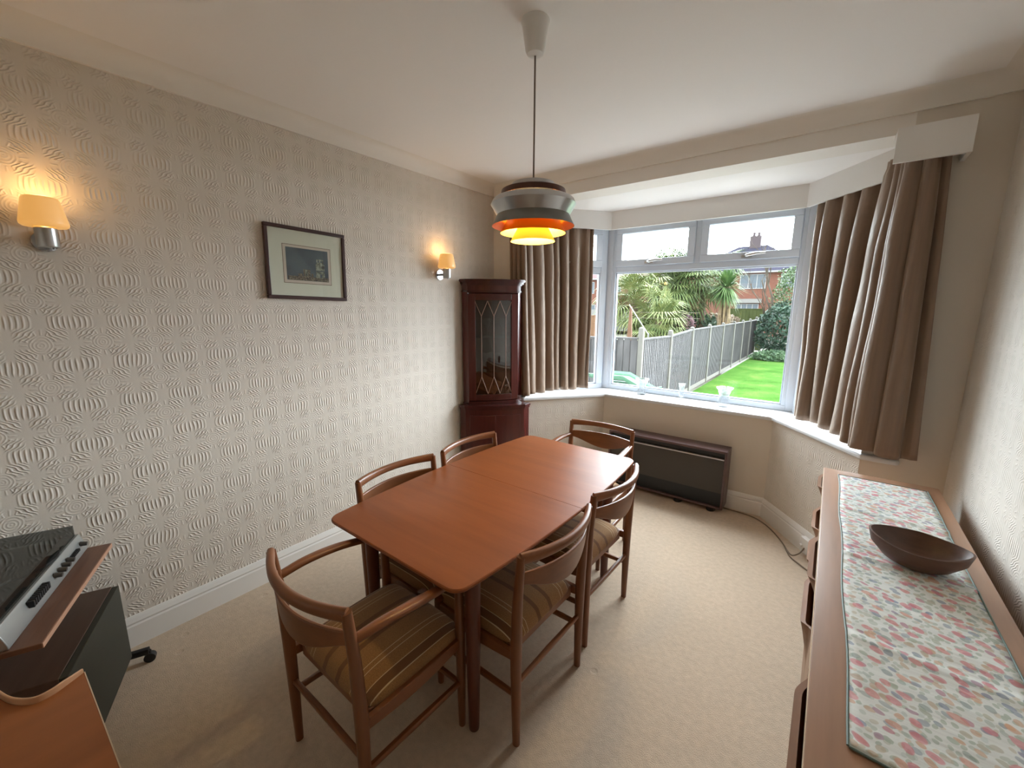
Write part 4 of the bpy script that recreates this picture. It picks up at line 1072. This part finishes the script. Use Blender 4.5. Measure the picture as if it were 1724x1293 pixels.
palm(-5.60, 18.6, 3.55, 1.45, 84, 2, 'tall fan palm in the middle of the palm group', m_palm[0])
palm(-4.55, 19.2, 3.65, 1.35, 76, 5, 'fan palm between the middle palm and the spiky cordyline', m_palm[0])
palm(-5.15, 15.6, 1.95, 1.15, 56, 8, 'low fan palm in front of the taller palms', m_palm[1])
cd = thing('cordyline_tree', 'spiky cordyline with one round burst of narrow leaves right of the palms', 'tree', (-3.42, 18.0, GZ))
MB().tube([(0, 0, 0), (.03, 0, 1.4), (0, 0, 3.2)], [.13, .11, .09], 10).build('trunk', m_trunk, cd)
g = MB(); rnd = random.Random(4)
for k in range(420):
    az = rnd.uniform(0, 2 * PI); el = rnd.uniform(-1.2, 1.45); L_ = rnd.uniform(.6, .95)
    v = Vector((math.cos(az) * math.cos(el), math.sin(az) * math.cos(el), math.sin(el))); s_ = v.cross(Vector((0, 0, 1))).normalized() * .024
    b0 = Vector((0, 0, 3.2)); p1 = b0 + v * L_ * .5; p2 = b0 + v * L_ + Vector((0, 0, -.22 * L_ * math.cos(el)))
    q = [g.b.verts.new(x) for x in (b0, p1 + s_, p2, p1 - s_)]; g.b.faces.new((q[0], q[1], q[3])); g.b.faces.new((q[1], q[2], q[3]))
g.build('leaves', m_palm[2], cd, shade=False)
g = MB()
for k in range(110):
    az = rnd.uniform(0, 2 * PI); z = rnd.uniform(1.1, 3.0); r = rnd.uniform(.12, .24); p = Vector((math.cos(az) * r, math.sin(az) * r, z)); s_ = Vector((-math.sin(az), math.cos(az), 0)) * .02
    q = [g.b.verts.new(x) for x in (p + s_, p - s_, p + Vector((math.cos(az) * .05, math.sin(az) * .05, -.8)))]; g.b.faces.new(q)
g.build('dead_leaf_skirt', leafcol('dry_leaf', (120, 100, 74), (160, 140, 108), .9), cd, shade=False)

def leafy(name, label, cat, x, y, z, sx, sy, sz, n, size, mat, seed, group=None, stem=True):
    rnd = random.Random(seed); t = thing(name, label, cat, (x, y, GZ), 0, group); g = MB()
    for k in range(n):
        u = Vector((rnd.gauss(0, 1), rnd.gauss(0, 1), rnd.gauss(0, 1))).normalized() * rnd.uniform(.55, 1) ** .5
        lump = 1 + .25 * noise.noise(u * 2.3 + Vector((seed, 0, 0)))
        p = Vector((u.x * sx * lump, u.y * sy * lump, z - GZ + u.z * sz * lump)); 
        if p.z < .02: p.z = .02 + rnd.random() * .1
        a = Vector((rnd.gauss(0, 1), rnd.gauss(0, 1), rnd.gauss(0, 1))).normalized(); b = a.orthogonal().normalized(); s_ = size * rnd.uniform(.6, 1.4)
        q = [g.b.verts.new(p + a * s_), g.b.verts.new(p + b * s_ * .45), g.b.verts.new(p - a * s_), g.b.verts.new(p - b * s_ * .45)]; g.b.faces.new(q)
    g.build('foliage', mat, t, shade=False)
    if stem: MB().tube([(0, 0, 0), (.03, 0, max(.2, z - GZ - sz * .3))], [.06, .03], 8).build('stem', m_trunk, t)
    return t
m_hedge = leafcol('hedge_green', (26, 50, 38), (54, 82, 62)); m_olive = leafcol('olive_leaf', (50, 76, 44), (92, 110, 68)); m_ivy = leafcol('ivy', (46, 76, 48), (92, 118, 84))
leafy('garden_bush', 'dense dark green bush at the far end of the lawn', 'bush', -1.52, 24.0, .55, 1.6, 1.0, 1.35, 5200, .09, m_hedge, 2)
leafy('garden_bush', 'pale leafy bush above the dark bush by the window edge', 'bush', -1.35, 25.2, 2.4, 1.3, .9, 1.7, 3200, .07, m_olive, 3)
leafy('garden_bush', 'low ivy mound at the foot of the dark bush', 'bush', -1.9, 22.7, -.62, 1.05, .5, .30, 1500, .07, m_ivy, 6, stem=False)
leafy('garden_bush', 'dark shrub low behind the palms', 'bush', -5.1, 19.4, .35, 1.6, .6, 1.2, 2600, .10, leafcol('deep_green', (40, 62, 46), (70, 90, 66)), 9)
leafy('garden_bush', 'reddish flowering shrub behind the fence below the cordyline', 'bush', -4.35, 16.2, .85, .38, .3, .55, 420, .06, leafcol('plum_leaf', (66, 46, 52), (108, 78, 82)), 12)
leafy('garden_bush', 'dry buff grasses behind the far end of the fence', 'bush', -4.2, 21.4, 1.05, .8, .4, .35, 500, .09, leafcol('buff_grass', (92, 80, 64), (130, 114, 92)), 13)
# bare tree
bt = thing('bare_tree', 'bare branching tree rising behind the dark bush', 'tree', (-2.0, 24.6, GZ)); g = MB(); rnd = random.Random(21)
def branch(p, d, L_, r, lev):
    pts = [p]; 
    for k in range(3): d = (d + Vector((rnd.uniform(-.22, .22), rnd.uniform(-.22, .22), rnd.uniform(-.05, .15)))).normalized(); pts.append(pts[-1] + d * L_ / 3)
    g.tube(pts, [r, r * .85, r * .7, r * .5], 6, caps=False)
    if lev > 0:
        for k in range(3 if lev > 1 else 4):
            q = pts[1 + k % 3]; branch(q, (d + Vector((rnd.uniform(-.9, .9), rnd.uniform(-.6, .6), rnd.uniform(-.1, .6)))).normalized(), L_ * .66, r * .5, lev - 1)
branch(Vector((0, 0, 0)), Vector((-.12, 0, 1)), 3.0, .10, 4)
g.build('branches', leafcol('bark', (70, 62, 54), (98, 88, 76), .9), bt, shade=False)

# houses --------------------------------------------------------------
m = M_('red_brick'); bt_ = m.n('TexBrick'); mp = m.coords(rot=(PI / 2, 0, 0)); m.l(mp, bt_.inputs['Vector']); bt_.inputs['Scale'].default_value = 4.4
bt_.inputs['Color1'].default_value = (*lin((128, 80, 62)), 1); bt_.inputs['Color2'].default_value = (*lin((112, 70, 56)), 1); bt_.inputs['Mortar'].default_value = (*lin((100, 88, 82)), 1); bt_.inputs['Mortar Size'].default_value = .012
m.base(bt_.outputs[0]); m.set(Roughness=.9); m_brick = m.m
m = M_('clay_roof'); wv = m.n('TexWave'); wv.bands_direction = 'Z'; wv.inputs['Scale'].default_value = 2.2; m.l(m.coords(), wv.inputs[0])
m.base(m.ramp(wv.outputs['Fac'], [(.1, lin((78, 56, 58))), (.4, lin((96, 70, 70)))])); m.set(Roughness=.9); m_roof = m.m
m_roofg = plain('grey_roof', (58, 57, 68), 1.0, var=.08, spec=.0)
m_chim = plain('sooty_brick', (84, 74, 76), .9)
m_hwin = plain('house_window', (86, 96, 104), .2)
m_hfrm = plain('house_window_frame', (150, 150, 150), .5)
m_render = plain('pale_render', (132, 130, 126), .8)
def house(name, label, x0, x1, y0, y1, ze, zr, wins, mat_r, chim, lower=None):
    t = thing(name, label, 'house', ((x0 + x1) / 2, y0, GZ)); ox, oy = (x0 + x1) / 2, y0
    w_, d_ = (x1 - x0) / 2, y1 - y0
    MB().box(-w_, w_, 0, d_, 0, ze - GZ).build('wall', m_brick, t, shade=False)
    g = MB(); e = .35; hz0, hz1 = ze - GZ, zr - GZ; ins = min(w_ * .75, d_ / 2 + .3)
    P = [(-w_ - e, -e, hz0), (w_ + e, -e, hz0), (w_ + e, d_ + e, hz0), (-w_ - e, d_ + e, hz0), (-w_ + ins, d_ / 2, hz1), (w_ - ins, d_ / 2, hz1)]
    V = [g.b.verts.new(p) for p in P]
    for f in ((0, 1, 5, 4), (1, 2, 5), (2, 3, 4, 5), (3, 0, 4), (3, 2, 1, 0)): g.b.faces.new([V[k] for k in f])
    g.build('roof', mat_r, t, shade=False)
    MB().box(-w_ - e, w_ + e, -e - .04, -e, hz0 - .12, hz0 + .02).build('gutter', m_hfrm, t, shade=False)
    for (a, b, c, d2, n_) in wins:
        g = MB(); fx = .07; g.box(a - ox, b - ox, -.05, .02, c - GZ, c - GZ + fx).box(a - ox, b - ox, -.05, .02, d2 - GZ - fx, d2 - GZ)
        for k in range(n_ + 1):
            xx = a - ox + (b - a - fx) * k / n_; g.box(xx, xx + fx, -.05, .02, c - GZ + fx, d2 - GZ - fx)
        fr = g.build('window', m_hfrm, t, shade=False)
        MB().box(a - ox + fx, b - ox - fx, -.02, -.01, c - GZ + fx, d2 - GZ - fx).build('window_pane', m_hwin, fr, shade=False)
    if lower: MB().box(lower[0] - ox, lower[1] - ox, -lower[4], 0, lower[2] - GZ, lower[3] - GZ).build('ground_floor_bay', m_render, t, shade=False)
    for cx_, cz_ in chim: 
        MB().box(cx_ - ox - .45, cx_ - ox + .45, d_ / 2 - .4, d_ / 2 + .4, hz1 - .8, cz_ - GZ).tube([(cx_ - ox - .2, d_ / 2, cz_ - GZ), (cx_ - ox - .2, d_ / 2, cz_ - GZ + .35)], .12, 8).tube([(cx_ - ox + .2, d_ / 2, cz_ - GZ), (cx_ - ox + .2, d_ / 2, cz_ - GZ + .35)], .12, 8).build('chimney', m_chim, t, shade=False)
    return t
house('brick_house', 'red brick house with grey hipped roof seen through the right pane', -11.6, -2.0, 42, 50, 4.7, 7.35, [(-6.95, -4.95, 3.25, 4.5, 3), (-7.1, -5.3, .2, 2.0, 4), (-3.9, -2.7, 3.3, 4.5, 2), (-3.9, -2.7, .6, 1.9, 2)], m_roofg, [(-6.6, 8.2)], (-7.3, -5.1, 2.05, 2.4, .4))
house('brick_house', 'red brick house with pinkish tiled roof at the far left', -25.0, -15.3, 40, 47, 4.5, 7.0, [(-21.6, -20.0, 3.0, 4.2, 2), (-17.9, -17.1, 3.1, 4.3, 1), (-21.8, -19.8, .2, 1.9, 2), (-24.6, -23.0, 3.0, 4.2, 2)], m_roof, [(-21.0, 7.7)], (-19.5, -15.6, -.6, 1.4, 2.0))
house('brick_house', 'low brick house half hidden behind the palms', -16.4, -12.7, 46, 52, 4.9, 6.8, [(-15.6, -14.2, 3.1, 4.3, 2), (-15.8, -14.0, .2, 1.8, 2)], m_roof, [])
# back fence behind far end, posts and washing line
bf = thing('back_fence', 'green-stained board fence beyond the end of the long fence', 'fence', (-3.0, 27.0, GZ))
g = MB(); panel(g, (-2.2, 0, 0), (-.1, 0, 0), .05, 2.35, 2.35, 12); g.build('fence_panel', leafcol('mossy_board', (62, 70, 38), (84, 90, 54), .9), bf, shade=False)
g = thing('garden_post', 'brown timber gate frame beyond the fence on the left', 'post', (-6.6, 13.2, GZ))
MB().tube([(0, 0, 0), (0, 0, 2.15)], .09, 8, sq=6).build('post', leafcol('brown_post', (104, 78, 58), (130, 100, 76), .9), g); MB().box(-1.9, 0, -.03, .03, 1.95, 2.05).build('cross_bar', bpy.data.materials['brown_post'], g)
MB().tube([(-1.6, 0, .9), (-.1, 0, 2.0)], .04, 6).build('brace', bpy.data.materials['brown_post'], g)
g = thing('washing_line', 'rotary washing line with slanting pole behind the fence', 'washing line', (-4.15, 11.8, GZ))
MB().tube([(0, 0, 0), (0, 0, 1.7)], .02, 8).build('pole', m_alu, g)
MB().tube([(0, 0, 1.65), (-.62, 0, 2.5)], .012, 6).build('arm', m_alu, g)
MB().tube([(-.55, 0, 2.28), (1.2, .6, 2.28)], .003, 5).tube([(-.45, 0, 2.12), (1.2, .6, 2.12)], .003, 5).build('line', m_cable, g)
g = thing('timber_obelisk', 'pale timber obelisk standing behind the fence', 'obelisk', (-4.75, 11.9, GZ))
MB().tube([(0, 0, 0), (0, 0, 2.45)], [(.17, .05), (.03, .03)], 4, sq=4).build('frame', leafcol('tan_timber', (104, 76, 58), (130, 98, 76), .8), g)
